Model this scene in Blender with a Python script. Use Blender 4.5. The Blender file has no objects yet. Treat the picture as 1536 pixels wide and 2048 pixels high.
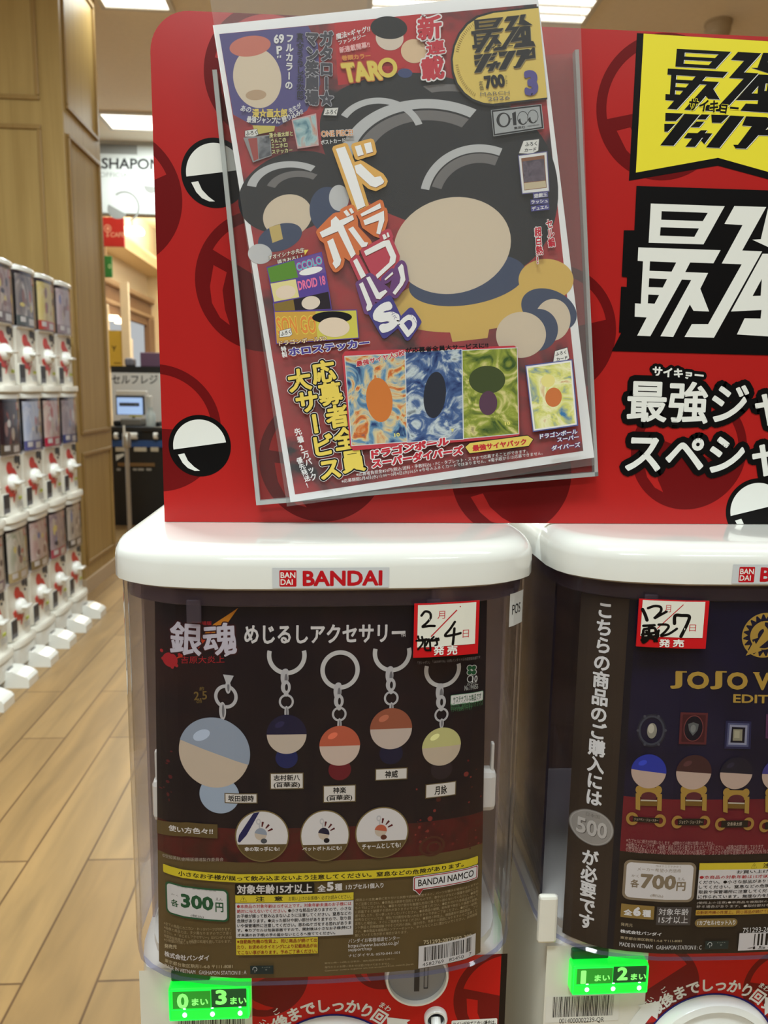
import bpy, bmesh, math, random
from mathutils import Vector, Matrix
from mathutils.geometry import tessellate_polygon, convex_hull_2d

SC = bpy.context.scene
COL = SC.collection
# ------------------------------------------------------------------ camera
W, H, F = 1536, 2048, 1540.0
CAM_Z = 1.17
YAW, PITCH, ROLL = math.radians(3.633), math.radians(8.967), math.radians(.841)
fw = Vector((math.sin(YAW)*math.cos(PITCH), math.cos(YAW)*math.cos(PITCH), -math.sin(PITCH)))
rt0 = Vector((math.cos(YAW), -math.sin(YAW), 0)); up0 = rt0.cross(fw)
rt = rt0*math.cos(ROLL) + up0*math.sin(ROLL); up = -rt0*math.sin(ROLL) + up0*math.cos(ROLL)
camd = bpy.data.cameras.new('camera'); cam = bpy.data.objects.new('camera', camd); COL.objects.link(cam)
camd.sensor_fit = 'HORIZONTAL'; camd.sensor_width = 36.0; camd.lens = 36.0*F/W
camd.clip_start = .02; camd.clip_end = 100
cam.matrix_world = Matrix(((rt.x, up.x, -fw.x, 0), (rt.y, up.y, -fw.y, 0), (rt.z, up.z, -fw.z, CAM_Z), (0, 0, 0, 1)))
SC.camera = cam
camd.dof.use_dof = True; camd.dof.focus_distance = .47; camd.dof.aperture_fstop = 20.0
SC.view_settings.view_transform = 'Standard'; SC.view_settings.look = 'None'
SC.view_settings.gamma = 1.0; SC.view_settings.exposure = 0.0
SC.cycles.transparent_max_bounces = 32; SC.cycles.max_bounces = 8
SC.cycles.sample_clamp_indirect = 4.0

# ------------------------------------------------------------------ world and ceiling lamps' light
WORLD_S, LAMP = .50, .57
wd = bpy.data.worlds.new('world'); SC.world = wd; wd.use_nodes = True
bg = wd.node_tree.nodes['Background']; bg.inputs[0].default_value = (.94, .98, 1.0, 1); bg.inputs[1].default_value = WORLD_S
CEIL = 3.4
def area(name, loc, sx, sy, power, col=(.86, .985, 1.0), rot=(0, 0, 0)):
    l = bpy.data.lights.new(name, 'AREA'); l.shape = 'RECTANGLE'; l.size = sx; l.size_y = sy
    l.energy = power*LAMP; l.color = col
    o = bpy.data.objects.new(name, l); COL.objects.link(o); o.location = loc; o.rotation_euler = rot
    return o
# (x0, x1, y0, y1) of every ceiling fixture of this shop
FIX_SEEN = [(-1.95, -1.0, 6.9, 7.27), (-1.37, -1.0, 4.66, 5.05), (.2, 1.47, 4.2, 4.98)]
FIX_SHOP = [(-1.1, .1, 1.5, 1.8), (1.0, 2.2, 1.5, 1.8), (-1.1, .1, -.7, -.4), (1.0, 2.2, -.7, -.4), (-1.1, .1, -2.9, -2.6), (1.0, 2.2, -2.9, -2.6)]
for f, w_ in zip(FIX_SEEN, (85, 6, 5)): area('ceiling_lamp_light', ((f[0]+f[1])/2, (f[2]+f[3])/2, CEIL-.03), f[1]-f[0], f[3]-f[2], w_)
for f in FIX_SHOP: area('ceiling_lamp_light', ((f[0]+f[1])/2, (f[2]+f[3])/2, CEIL-.03), f[1]-f[0], f[3]-f[2], {1.5: (190, 38), -.7: (100, 40), -2.9: (84, 34)}[f[2]][0 if f[0] < 0 else 1])
area('cove_light', (-2.3, 11.0, 3.15), .5, 5.0, 300, (1, .95, .80), (math.pi, 0, 0))
area('mall_light', (-.8, 10.0, 3.35), 2.0, 4.0, 260, (1, .96, .86))

# ------------------------------------------------------------------ helpers: photo pixel -> point on a real surface
CROP = {'o': (0, 0, 1), 'p1': (400, 0, 3.84), 'p2': (750, 0, 3.4133), 'p3': (440, 480, 3.7925), 'p4': (800, 480, 3.657), 'p5': (1180, 0, 4.3146),
 'p6': (1180, 380, 3.0112), 'm1': (210, 1030, 3.4909), 'm2': (620, 1030, 3.2), 'm3': (220, 1480, 3.657), 'm4': (620, 1480, 3.339),
 'm5': (220, 1700, 3.657), 'm6': (620, 1700, 3.339), 'm7': (1050, 1030, 3.1605), 'm8': (1050, 1480, 3.1605), 'b4': (190, 200, 7.314),
 'b5': (190, 480, 7.314), 'b6': (200, 700, 5.686), 'q1': (290, 0, 3.7926), 'q2': (290, 540, 3.94), 'r1': (240, 1880, 3.84), 'r2': (480, 1900, 2.648),
 'r3': (220, 1100, 2.56), 'r4': (950, 1100, 2.3826), 'r5': (480, 1180, 3.072), 's1': (920, 10, 7.5833), 's2': (620, 260, 4.654),
 's3': (1230, 1180, 4.268), 's4': (1220, 1650, 4.861)}
def K(c, p):
    a = CROP[c]; return (a[0]+p[0]/a[2], a[1]+p[1]/a[2])
def ray(px, py): return fw + rt*((px-W/2)/F) + up*((H/2-py)/F)
CP = Vector((0, 0, CAM_Z))
def onY(px, py, y): r = ray(px, py); return CP + r*(y/r.y)
def onX(px, py, x): r = ray(px, py); return CP + r*(x/r.x)
def onZ(px, py, z): r = ray(px, py); return CP + r*((z-CAM_Z)/r.z)

# ------------------------------------------------------------------ materials
def lin(c):
    out = []
    for v in c:
        v /= 255.0; out.append(v/12.92 if v <= .04045 else ((v+.055)/1.055)**2.4)
    return tuple(out)+(1,)
MATS = {}
def M(name, rgb=None, rough=.5, spec=.5, metal=0, emit=None, es=0, coat=0, var=.04, vscale=30):
    if name in MATS: return MATS[name]
    m = bpy.data.materials.new(name); m.use_nodes = True; nt = m.node_tree; b = nt.nodes['Principled BSDF']
    c = lin(rgb); b.inputs['Base Color'].default_value = c
    b.inputs['Roughness'].default_value = rough; b.inputs['Metallic'].default_value = metal
    b.inputs['Specular IOR Level'].default_value = spec; b.inputs['Coat Weight'].default_value = coat; b.inputs['Coat Roughness'].default_value = .05
    if emit: b.inputs['Emission Color'].default_value = lin(emit); b.inputs['Emission Strength'].default_value = es
    if var:
        t = nt.nodes.new('ShaderNodeTexCoord'); n = nt.nodes.new('ShaderNodeTexNoise'); n.inputs['Scale'].default_value = vscale
        mx = nt.nodes.new('ShaderNodeMix'); mx.data_type = 'RGBA'
        mx.inputs['A'].default_value = tuple(v*(1-var) for v in c[:3])+(1,); mx.inputs['B'].default_value = tuple(min(1, v*(1+var)) for v in c[:3])+(1,)
        nt.links.new(t.outputs['Object'], n.inputs['Vector']); nt.links.new(n.outputs['Fac'], mx.inputs['Factor']); nt.links.new(mx.outputs['Result'], b.inputs['Base Color'])
    MATS[name] = m; return m
def INK(rgb, gloss=.35):
    return M('ink_%d_%d_%d' % tuple(rgb), rgb, gloss, .2, var=0)
def NOISE(name, cols, scale, detail=6, dist=1.5, rough=.4, stretch=(1, 1, 1), spec=.2):
    if name in MATS: return MATS[name]
    m = bpy.data.materials.new(name); m.use_nodes = True; nt = m.node_tree; b = nt.nodes['Principled BSDF']
    b.inputs['Roughness'].default_value = rough; b.inputs['Specular IOR Level'].default_value = spec
    t = nt.nodes.new('ShaderNodeTexCoord'); mp = nt.nodes.new('ShaderNodeMapping'); mp.inputs['Scale'].default_value = stretch
    n = nt.nodes.new('ShaderNodeTexNoise'); n.inputs['Scale'].default_value = scale; n.inputs['Detail'].default_value = detail; n.inputs['Distortion'].default_value = dist
    r = nt.nodes.new('ShaderNodeValToRGB'); k = len(cols)
    while len(r.color_ramp.elements) < k: r.color_ramp.elements.new(.5)
    for i, (p, c) in enumerate(cols): r.color_ramp.elements[i].position = p; r.color_ramp.elements[i].color = lin(c)
    nt.links.new(t.outputs['Object'], mp.inputs['Vector']); nt.links.new(mp.outputs['Vector'], n.inputs['Vector'])
    nt.links.new(n.outputs['Fac'], r.inputs['Fac']); nt.links.new(r.outputs['Color'], b.inputs['Base Color'])
    MATS[name] = m; return m
def CLEAR(name, tint, haze=0.0, rough=.03, ior=1.45, hazecol=(235, 235, 235), refl=1.0):
    if name in MATS: return MATS[name]
    m = bpy.data.materials.new(name); m.use_nodes = True; nt = m.node_tree; nt.nodes.clear()
    out = nt.nodes.new('ShaderNodeOutputMaterial'); tr = nt.nodes.new('ShaderNodeBsdfTransparent'); tr.inputs[0].default_value = tint+(1,)
    gl = nt.nodes.new('ShaderNodeBsdfGlossy'); gl.inputs['Roughness'].default_value = rough
    fr = nt.nodes.new('ShaderNodeLayerWeight'); pw = nt.nodes.new('ShaderNodeMath'); pw.operation = 'POWER'; pw.inputs[1].default_value = 4.5
    ma = nt.nodes.new('ShaderNodeMath'); ma.operation = 'MULTIPLY_ADD'; r0 = ((ior-1)/(ior+1))**2; ma.inputs[1].default_value = .8; ma.inputs[2].default_value = r0*refl
    fr.inputs['Blend'].default_value = .5
    df = nt.nodes.new('ShaderNodeBsdfDiffuse'); df.inputs[0].default_value = lin(hazecol)
    m1 = nt.nodes.new('ShaderNodeMixShader'); m1.inputs[0].default_value = haze
    m2 = nt.nodes.new('ShaderNodeMixShader'); ml = nt.nodes.new('ShaderNodeMath'); ml.operation = 'MULTIPLY'; ml.inputs[1].default_value = 1.0
    L = nt.links.new
    L(tr.outputs[0], m1.inputs[1]); L(df.outputs[0], m1.inputs[2]); L(fr.outputs['Facing'], pw.inputs[0]); L(pw.outputs[0], ma.inputs[0]); L(ma.outputs[0], ml.inputs[0]); L(ml.outputs[0], m2.inputs[0])
    L(m1.outputs[0], m2.inputs[1]); L(gl.outputs[0], m2.inputs[2]); L(m2.outputs[0], out.inputs[0])
    MATS[name] = m; return m
def WOOD(name, c1, c2, scale, axis, rough=.45):
    st = {'X': (.08, 1, 1), 'Y': (1, .08, 1), 'Z': (1, 1, .05)}[axis]
    return NOISE(name, [(.3, c1), (.7, c2)], scale, 8, .6, rough, st, .4)
def PLANKS():
    m = bpy.data.materials.new('floor_planks'); m.use_nodes = True; nt = m.node_tree; b = nt.nodes['Principled BSDF']; L = nt.links.new
    b.inputs['Roughness'].default_value = .38
    t = nt.nodes.new('ShaderNodeTexCoord'); mp = nt.nodes.new('ShaderNodeMapping'); mp.inputs['Rotation'].default_value = (0, 0, math.pi/2); mp.inputs['Location'].default_value = (.3, .035, 0)
    br = nt.nodes.new('ShaderNodeTexBrick'); br.offset = .37; br.inputs['Scale'].default_value = 1.0
    br.inputs['Brick Width'].default_value = 1.1; br.inputs['Row Height'].default_value = .145; br.inputs['Mortar Size'].default_value = .0032; br.inputs['Mortar Smooth'].default_value = .4
    br.inputs['Color1'].default_value = lin((166, 134, 88)); br.inputs['Color2'].default_value = lin((150, 118, 74)); br.inputs['Mortar'].default_value = lin((96, 68, 38))
    mp2 = nt.nodes.new('ShaderNodeMapping'); mp2.inputs['Scale'].default_value = (1, .12, 1)
    n = nt.nodes.new('ShaderNodeTexNoise'); n.inputs['Scale'].default_value = 14; n.inputs['Detail'].default_value = 8; n.inputs['Distortion'].default_value = .8
    r = nt.nodes.new('ShaderNodeValToRGB'); r.color_ramp.elements[0].color = (.72, .72, .72, 1); r.color_ramp.elements[1].color = (1.12, 1.1, 1.06, 1); r.color_ramp.elements[0].position = .3; r.color_ramp.elements[1].position = .7
    mx = nt.nodes.new('ShaderNodeMix'); mx.data_type = 'RGBA'; mx.blend_type = 'MULTIPLY'; mx.inputs['Factor'].default_value = 1
    L(t.outputs['Object'], mp.inputs['Vector']); L(mp.outputs[0], br.inputs['Vector']); L(t.outputs['Object'], mp2.inputs['Vector']); L(mp2.outputs[0], n.inputs['Vector'])
    L(n.outputs['Fac'], r.inputs['Fac']); L(br.outputs['Color'], mx.inputs['A']); L(r.outputs['Color'], mx.inputs['B']); L(mx.outputs['Result'], b.inputs['Base Color'])
    return m

# ------------------------------------------------------------------ object helpers
def link(name, mesh, parent=None, kind=None, label=None, cat=None, group=None):
    o = bpy.data.objects.new(name, mesh); COL.objects.link(o)
    if parent: o.parent = parent
    if kind: o['kind'] = kind
    if label: o['label'] = label
    if cat: o['category'] = cat
    if group: o['group'] = group
    return o
def thing(name, loc, label, cat, group=None, rz=0):
    o = link(name, None, None, None, label, cat, group); o.location = loc; o.rotation_euler = (0, 0, rz); return o
class G:
    """collects shapes for ONE mesh"""
    def __init__(s): s.v = []; s.f = []; s.m = []; s.mats = []
    def mi(s, mat):
        if mat not in s.mats: s.mats.append(mat)
        return s.mats.index(mat)
    def add(s, verts, faces, mat):
        b = len(s.v); k = s.mi(mat); s.v += [tuple(p) for p in verts]
        for f in faces: s.f.append(tuple(b+i for i in f)); s.m.append(k)
        return s
    def bm(s, bm, mat):
        bm.verts.index_update(); s.add([v.co.copy() for v in bm.verts], [[v.index for v in f.verts] for f in bm.faces], mat); bm.free(); return s
    def box(s, x0, x1, y0, y1, z0, z1, mat, bev=0, seg=2):
        bm = bmesh.new(); bmesh.ops.create_cube(bm, size=1)
        for v in bm.verts: v.co = ((x0+x1)/2+v.co.x*(x1-x0), (y0+y1)/2+v.co.y*(y1-y0), (z0+z1)/2+v.co.z*(z1-z0))
        if bev: bmesh.ops.bevel(bm, geom=bm.edges[:], offset=bev, segments=seg, affect='EDGES', profile=.5)
        return s.bm(bm, mat)
    def loft(s, rings, mat, cap0=True, cap1=True, close=True):
        n = len(rings[0]); V = [p for r in rings for p in r]; Fc = []
        for i in range(len(rings)-1):
            for j in range(n if close else n-1):
                k = (j+1) % n; Fc.append((i*n+j, i*n+k, (i+1)*n+k, (i+1)*n+j))
        if cap0: Fc.append(tuple(reversed(range(n))))
        if cap1: Fc.append(tuple((len(rings)-1)*n+j for j in range(n)))
        return s.add(V, Fc, mat)
    def lathe(s, prof, c, axis, mat, n=40, caps=True):
        """prof: list of (radius, distance along axis)"""
        ax = Vector(axis).normalized(); a = ax.orthogonal().normalized(); b = ax.cross(a); c = Vector(c)
        rings = [[c+ax*d+(a*math.cos(2*math.pi*i/n)+b*math.sin(2*math.pi*i/n))*r for i in range(n)] for r, d in prof]
        return s.loft(rings, mat, caps, caps)
    def tube(s, pts, r, mat, n=10):
        pts = [Vector(p) for p in pts]; rings = []
        for i, p in enumerate(pts):
            d = (pts[min(i+1, len(pts)-1)]-pts[max(i-1, 0)]).normalized(); a = d.orthogonal().normalized(); b = d.cross(a)
            rings.append([p+(a*math.cos(2*math.pi*k/n)+b*math.sin(2*math.pi*k/n))*r for k in range(n)])
        return s.loft(rings, mat)
    def build(s, name, parent=None, smooth=None, **kw):
        me = bpy.data.meshes.new(name); me.from_pydata(s.v, [], s.f)
        for m in s.mats: me.materials.append(m)
        me.polygons.foreach_set('material_index', s.m)
        me.update()
        if smooth is not None:
            me.polygons.foreach_set('use_smooth', [True]*len(me.polygons)); me.set_sharp_from_angle(angle=math.radians(smooth))
        return link(name, me, parent, **kw)

# ------------------------------------------------------------------ lettering
_tc = bpy.data.curves.new('lettering', 'FONT'); _to = bpy.data.objects.new('lettering', _tc); COL.objects.link(_to)
_cache = {}
def glyphs(s, bold=0.0, res=3):
    k = (s, bold, res)
    if k not in _cache:
        _tc.body = s; _tc.size = 1; _tc.offset = bold; _tc.resolution_u = res
        dg = bpy.context.evaluated_depsgraph_get(); e = _to.evaluated_get(dg); me = e.to_mesh()
        _cache[k] = ([(v.co.x, v.co.y) for v in me.vertices], [tuple(p.vertices) for p in me.polygons]); e.to_mesh_clear()
    return _cache[k]

class Print(G):
    """flat printing laid on an upright surface y = yf(x); uv of the surface = world (x, z)"""
    def __init__(s, yf, curved=False, step=.005, off=0.0):
        super().__init__(); s.yf = yf if callable(yf) else (lambda x, c=yf: c); s.curved = curved; s.step = step; s.h = .00004+off; s.c = 'o'
    def uv(s, p, c=None):
        px, py = K(c or s.c, p)
        if not s.curved: q = onY(px, py, s.yf(0)); return (q.x, q.z)
        r = ray(px, py); k = r.x/r.y; f = lambda y: y-s.yf(k*y); lo = s.yf(s.x0)-.02; hi = lo
        while f(hi) < 0 and hi < lo+.09: lo, hi = hi, hi+.003
        for _ in range(22):
            m_ = (lo+hi)/2
            if f(m_) < 0: lo = m_
            else: hi = m_
        q = onY(px, py, hi); return (q.x, q.z)
    def up(s, d=.000003): s.h += d; return s.h
    def P3(s, u, v, h):
        if not s.curved: return (u, s.yf(u)-h, v)
        k = math.floor(u/s.step); t = u/s.step-k; return (u, s.yf(k*s.step)*(1-t)+s.yf((k+1)*s.step)*t-h, v)
    def polyuv(s, mat, outer, holes=()):
        h = s.up(); loops = [[Vector((a, b, 0)) for a, b in l] for l in [outer]+list(holes)]
        pts = [p for l in loops for p in l]; tris = tessellate_polygon(loops)
        s.emit(mat, [(p.x, p.y, h) for p in pts], tris)
    def emit(s, mat, V, fs):
        """V = (u, v, h); on a curved surface every face is split at the grid lines so that layers stay parallel"""
        if not s.curved: s.add([s.P3(*v) for v in V], fs, mat); return
        st = s.step; out = list(V); of = []
        for f in fs:
            P = [V[i] for i in f]; k0 = math.floor(min(q[0] for q in P)/st+1e-9); k1 = math.floor(max(q[0] for q in P)/st-1e-9)
            if k0 >= k1: of.append(tuple(f)); continue
            for k in range(k0+1, k1+1):
                X = k*st; L, R = [], []
                for i, q in enumerate(P):
                    r = P[(i+1) % len(P)]
                    if q[0] <= X: L.append(q)
                    if q[0] >= X: R.append(q)
                    if (q[0]-X)*(r[0]-X) < 0:
                        t = (X-q[0])/(r[0]-q[0]); m_ = (X, q[1]+(r[1]-q[1])*t, q[2]+(r[2]-q[2])*t); L.append(m_); R.append(m_)
                if len(L) > 2: n0 = len(out); out += L; of.append(tuple(range(n0, n0+len(L))))
                P = R
                if len(P) < 3: break
            if len(P) > 2: n0 = len(out); out += P; of.append(tuple(range(n0, n0+len(P))))
        s.add([s.P3(*v) for v in out], of, mat)
    def poly(s, mat, pts, c=None, holes=()):
        s.polyuv(mat, [s.uv(p, c) for p in pts], [[s.uv(p, c) for p in l] for l in holes])
    def rect(s, mat, tl, br, c=None, r=0, pad=0):
        """upright rectangle of the surface itself; tl and br are photo points"""
        a, b = s.uv(tl, c), s.uv(br, c); s.rectuv(mat, a[0]-pad, b[0]+pad, b[1]-pad, a[1]+pad, r)
    def rectuv(s, mat, x0, x1, z0, z1, r=0):
        if r:
            pts = []
            for cx, cz, a0 in ((x1-r, z1-r, 0), (x0+r, z1-r, 90), (x0+r, z0+r, 180), (x1-r, z0+r, 270)):
                pts += [(cx+r*math.cos(math.radians(a0+i*15)), cz+r*math.sin(math.radians(a0+i*15))) for i in range(7)]
        else: pts = [(x0, z0), (x1, z0), (x1, z1), (x0, z1)]
        s.polyuv(mat, pts)
    def ell(s, mat, ctr, rx, ry, c=None, inner=0, a0=0, a1=360, rot=0, n=48):
        k = CROP[c or s.c][2]; u = s.uv(ctr, c); e = s.uv((ctr[0]+8, ctr[1]), c); e2 = s.uv((ctr[0], ctr[1]+8), c)
        sx = abs(e[0]-u[0])/8; sz = abs(e2[1]-u[1])/8; s.elluv(mat, u, rx*sx, ry*sz, inner, a0, a1, rot, n)
    def elluv(s, mat, u, rx, rz, inner=0, a0=0, a1=360, rot=0, n=48):
        R = math.radians; cr, sr = math.cos(R(rot)), math.sin(R(rot))
        pt = lambda a, f: (u[0]+f*(rx*math.cos(a)*cr-rz*math.sin(a)*sr), u[1]+f*(rx*math.cos(a)*sr+rz*math.sin(a)*cr))
        full = a1-a0 >= 360; m = n if full else n+1
        an = [R(a0+(a1-a0)*i/n) for i in range(m)]
        if not inner: s.polyuv(mat, [pt(a, 1) for a in an])
        elif full: s.polyuv(mat, [pt(a, 1) for a in an], [[pt(a, inner) for a in an]])
        else: s.polyuv(mat, [pt(a, 1) for a in an]+[pt(a, inner) for a in reversed(an)])
    def stroke(s, mat, pts, w, c=None):
        """pen stroke; w in crop pixels"""
        P = [s.uv(p, c) for p in pts]; k = s.uv((pts[0][0]+10, pts[0][1]), c); hw = abs(k[0]-P[0][0])/10*w/2
        Q = []
        for i in range(len(P)-1):
            p0 = P[max(i-1, 0)]; p1 = P[i]; p2 = P[i+1]; p3 = P[min(i+2, len(P)-1)]
            for t in range(6):
                t /= 6
                Q.append(tuple(.5*((2*p1[j])+(-p0[j]+p2[j])*t+(2*p0[j]-5*p1[j]+4*p2[j]-p3[j])*t*t+(-p0[j]+3*p1[j]-3*p2[j]+p3[j])*t**3) for j in (0, 1)))
        Q.append(P[-1]); h = s.up(); V = []; Fc = []
        for i, q in enumerate(Q):
            a = Q[max(i-1, 0)]; b = Q[min(i+1, len(Q)-1)]; d = math.hypot(b[0]-a[0], b[1]-a[1]) or 1; n = (-(b[1]-a[1])/d*hw, (b[0]-a[0])/d*hw)
            V += [s.P3(q[0]+n[0], q[1]+n[1], h), s.P3(q[0]-n[0], q[1]-n[1], h)]
            if i: Fc.append((2*i-2, 2*i-1, 2*i+1, 2*i))
        s.add(V, Fc, mat)
        for e in (P[0], P[-1]): s.elluv(mat, e, hw, hw, n=12)
    def put(s, mat, vs, fs, box, tl, right, down, lev=None):
        x0, x1, y0, y1 = box; h0 = s.up(.0000165 if lev else .000003); V = []
        for i, (x, y) in enumerate(vs):
            a = (x-x0)/(x1-x0); b = (y1-y)/(y1-y0); h = h0-lev[i] if lev else h0
            V.append((tl[0]+right[0]*a+down[0]*b, tl[1]+right[1]*a+down[1]*b, h))
        s.emit(mat, V, fs)
    def quad(s, mat, body, tl, tr, bl, c=None, bold=.02, out=None, ow=.05, res=3, cell=False):
        """lettering fitted to three photo corners; out = outline colour"""
        A, B, C = s.uv(tl, c), s.uv(tr, c), s.uv(bl, c); R = (B[0]-A[0], B[1]-A[1]); D = (C[0]-A[0], C[1]-A[1]); s.lay(mat, body, A, R, D, bold, out, ow, res, cell)
    def lay(s, mat, body, A, R, D, bold=.02, out=None, ow=.05, res=3, cell=False):
        thick = bold*.85 if bold >= .02 else 0; vs, fs = glyphs(body, 0, res)
        if not vs: return
        box = (0, 1, -.1, .86) if cell else (min(v[0] for v in vs)-thick, max(v[0] for v in vs)+thick, min(v[1] for v in vs)-thick, max(v[1] for v in vs)+thick)
        if out is not None:
            for m_, w_ in (out if isinstance(out, list) else [(out, ow)]): s.fat(m_, vs, fs, box, A, R, D, thick+w_)
        if thick: s.fat(mat, vs, fs, box, A, R, D, thick)
        else: s.put(mat, vs, fs, box, A, R, D)
    def fat(s, mat, vs, fs, box, A, R, D, w):
        """letters thickened all round by w (em)"""
        cnt = {}
        for f in fs:
            for i in range(len(f)):
                e = (f[i], f[(i+1) % len(f)]); k = (min(e), max(e)); cnt[k] = cnt.get(k, 0)+1
        V = list(vs); Q = list(fs); used = set(); lev = [0]*len(vs); c5 = 0
        for (a, b), n in cnt.items():
            if n != 1: continue
            (x0, y0), (x1, y1) = vs[a], vs[b]; L = math.hypot(x1-x0, y1-y0)
            if L < 1e-6: continue
            nx, ny = -(y1-y0)/L*w, (x1-x0)/L*w; k = len(V); V += [(x0+nx, y0+ny), (x1+nx, y1+ny), (x1-nx, y1-ny), (x0-nx, y0-ny)]; Q.append((k, k+1, k+2, k+3)); used |= {a, b}; c5 = c5 % 26+1; lev += [c5*5e-7]*4
        for a in used:
            k = len(V); V += [(vs[a][0]+w*math.cos(j*math.pi/4), vs[a][1]+w*math.sin(j*math.pi/4)) for j in range(8)]; Q.append(tuple(range(k, k+8))); c5 = c5 % 26+1; lev += [c5*5e-7]*8
        s.put(mat, V, Q, box, A, R, D, lev)
    def line(s, mat, body, tl, br, c=None, c2=None, bold=.015, out=None, ow=.05, res=2):
        """one upright line of lettering between two photo points (top left, bottom right)"""
        A, B = s.uv(tl, c), s.uv(br, c2 or c); s.lay(mat, body, A, (B[0]-A[0], 0), (0, B[1]-A[1]), bold, out, ow, res)
    def col(s, mat, body, start, end, c=None, c2=None, fill=.95, bold=.02, out=None, ow=.05, wid=None, upright=False):
        """vertical line of lettering, first and last character centres given"""
        A, B = s.uv(start, c), s.uv(end, c2 or c); n = len(body); d = (B[0]-A[0], B[1]-A[1]); L = math.hypot(*d)/max(n-1, 1)
        dn = (d[0]/math.hypot(*d), d[1]/math.hypot(*d)); rg = (-dn[1], dn[0]); sz = L*fill; ws = (wid or 1)*sz
        if upright: dn, rg = (0, -1), (1, 0)
        for i, ch in enumerate(body):
            q = (A[0]+d[0]*i/max(n-1, 1), A[1]+d[1]*i/max(n-1, 1))
            if ch == 'ー':
                t = (q[0]+rg[0]*ws/2-dn[0]*sz/2, q[1]+rg[1]*ws/2-dn[1]*sz/2); s.lay(mat, ch, t, (dn[0]*sz, dn[1]*sz), (-rg[0]*ws, -rg[1]*ws), bold, out, ow, cell=True)
            elif ch != ' ':
                t = (q[0]-rg[0]*ws/2-dn[0]*sz/2, q[1]-rg[1]*ws/2-dn[1]*sz/2); s.lay(mat, ch, t, (rg[0]*ws, rg[1]*ws), (dn[0]*sz, dn[1]*sz), bold, out, ow, cell=True)
    def bars(s, mat, tl, br, c=None, c2=None, n=42, seed=1):
        A, B = s.uv(tl, c), s.uv(br, c2 or c); rnd = random.Random(seed); ws = [rnd.choice((1, 1, 2, 3)) for _ in range(2*n+1)]; k = (B[0]-A[0])/sum(ws); x = A[0]; h = s.up()
        for i, w_ in enumerate(ws):
            if i % 2 == 0: s.add([s.P3(x, B[1], h), s.P3(x+w_*k, B[1], h), s.P3(x+w_*k, A[1], h), s.P3(x, A[1], h)], [(0, 1, 2, 3)], mat)
            x += w_*k
def _cut(p, fn, x0, x1, z0, z1):
    """print something and trim it at the edges of its sheet"""
    q0 = len(p.f); fn(); keep, km = p.f[:q0], p.m[:q0]; bm = bmesh.new(); mp = {}
    for f, m_ in zip(p.f[q0:], p.m[q0:]):
        vs = []
        for i in f:
            if i not in mp: mp[i] = bm.verts.new(p.v[i])
            vs.append(mp[i])
        try: bm.faces.new(vs).material_index = m_
        except ValueError: pass
    for co, no in (((x0, 0, 0), (-1, 0, 0)), ((0, 0, z0), (0, 0, -1)), ((0, 0, z1), (0, 0, 1)), ((x1, 0, 0), (1, 0, 0))):
        bmesh.ops.bisect_plane(bm, geom=bm.verts[:]+bm.edges[:]+bm.faces[:], plane_co=co, plane_no=no, clear_outer=True)
    p.f, p.m = keep, km; b0 = len(p.v); bm.verts.index_update(); p.v += [tuple(v.co) for v in bm.verts]
    for f in bm.faces: p.f.append(tuple(b0+v.index for v in f.verts)); p.m.append(f.material_index)
    bm.free()
Print.cut = _cut
WHITE = INK((236, 236, 230)); BLACK = INK((14, 13, 14)); RED = INK((196, 22, 28)); YEL = INK((240, 222, 60))

# ================================================================== the setting
g = G(); g.box(-6, 6, -5, 20, -.1, 0, PLANKS()); g.build('floor', kind='structure')
ceil_m = M('ceiling_paint', (250, 240, 222), .9, .2)
g = G(); g.box(-6, 6, -5, 7.66, CEIL, CEIL+.1, ceil_m); g.build('ceiling', kind='structure')
wallp = M('shop_wall_paint', (216, 204, 182), .85, .2)
g = G(); g.box(-6, 6, -5.1, -5, 0, CEIL, M('back_shelving_tone', (112, 98, 88), .8, .2)); g.build('wall_back', kind='structure')
g = G(); g.box(5.0, 5.1, -5, 7.6, 0, CEIL, M('shop_wall_shelf_tone', (120, 100, 84), .8, .2)); g.build('wall_right', kind='structure')

# panelled wooden pillar
wood_f = WOOD('pillar_wood', (164, 134, 78), (180, 150, 92), 22, 'Z'); wood_d = WOOD('pillar_moulding_wood', (146, 114, 62), (160, 128, 76), 22, 'Z')
PX0, PX1, PY0, PY1 = -2.9, -1.417, 4.35, 4.985
g = G(); g.box(PX0, PX1, PY0, PY1, 0, CEIL, wood_f, .004); pil = g.build('pillar', kind='structure', label='light oak panelled pillar behind the row of capsule machines', cat='pillar')
g = G()
def frame_y(g, x0, x1, z0, z1, y, w=.022, d=.012):
    for a in ((x0, x1, z0, z0+w), (x0, x1, z1-w, z1), (x0, x0+w, z0+w, z1-w), (x1-w, x1, z0+w, z1-w)): g.box(a[0], a[1], y-d, y, a[2], a[3], wood_d, .004)
def frame_x(g, y0, y1, z0, z1, x, w=.022, d=.012):
    for a in ((y0, y1, z0, z0+w), (y0, y1, z1-w, z1), (y0, y0+w, z0+w, z1-w), (y1-w, y1, z0+w, z1-w)): g.box(x, x+d, a[0], a[1], a[2], a[3], wood_d, .004)
for z0, z1 in ((.16, .80), (.90, 2.50), (2.62, 3.34)):
    frame_y(g, -2.72, -1.53, z0, z1, PY0)
for z0, z1 in ((.16, .80), (.90, 2.48), (2.60, 3.34)):
    frame_x(g, PY0+.045, PY1-.045, z0, z1, PX1)
g.build('panel_moulding', pil)
g = G(); bm_ = M('pillar_baseboard', (196, 172, 140), .6)
g.box(PX0, PX1+.014, PY0-.014, PY0, 0, .085, bm_); g.box(PX1, PX1+.014, PY0, PY1, 0, .085, bm_); g.build('baseboard_left', kind='structure')

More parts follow.
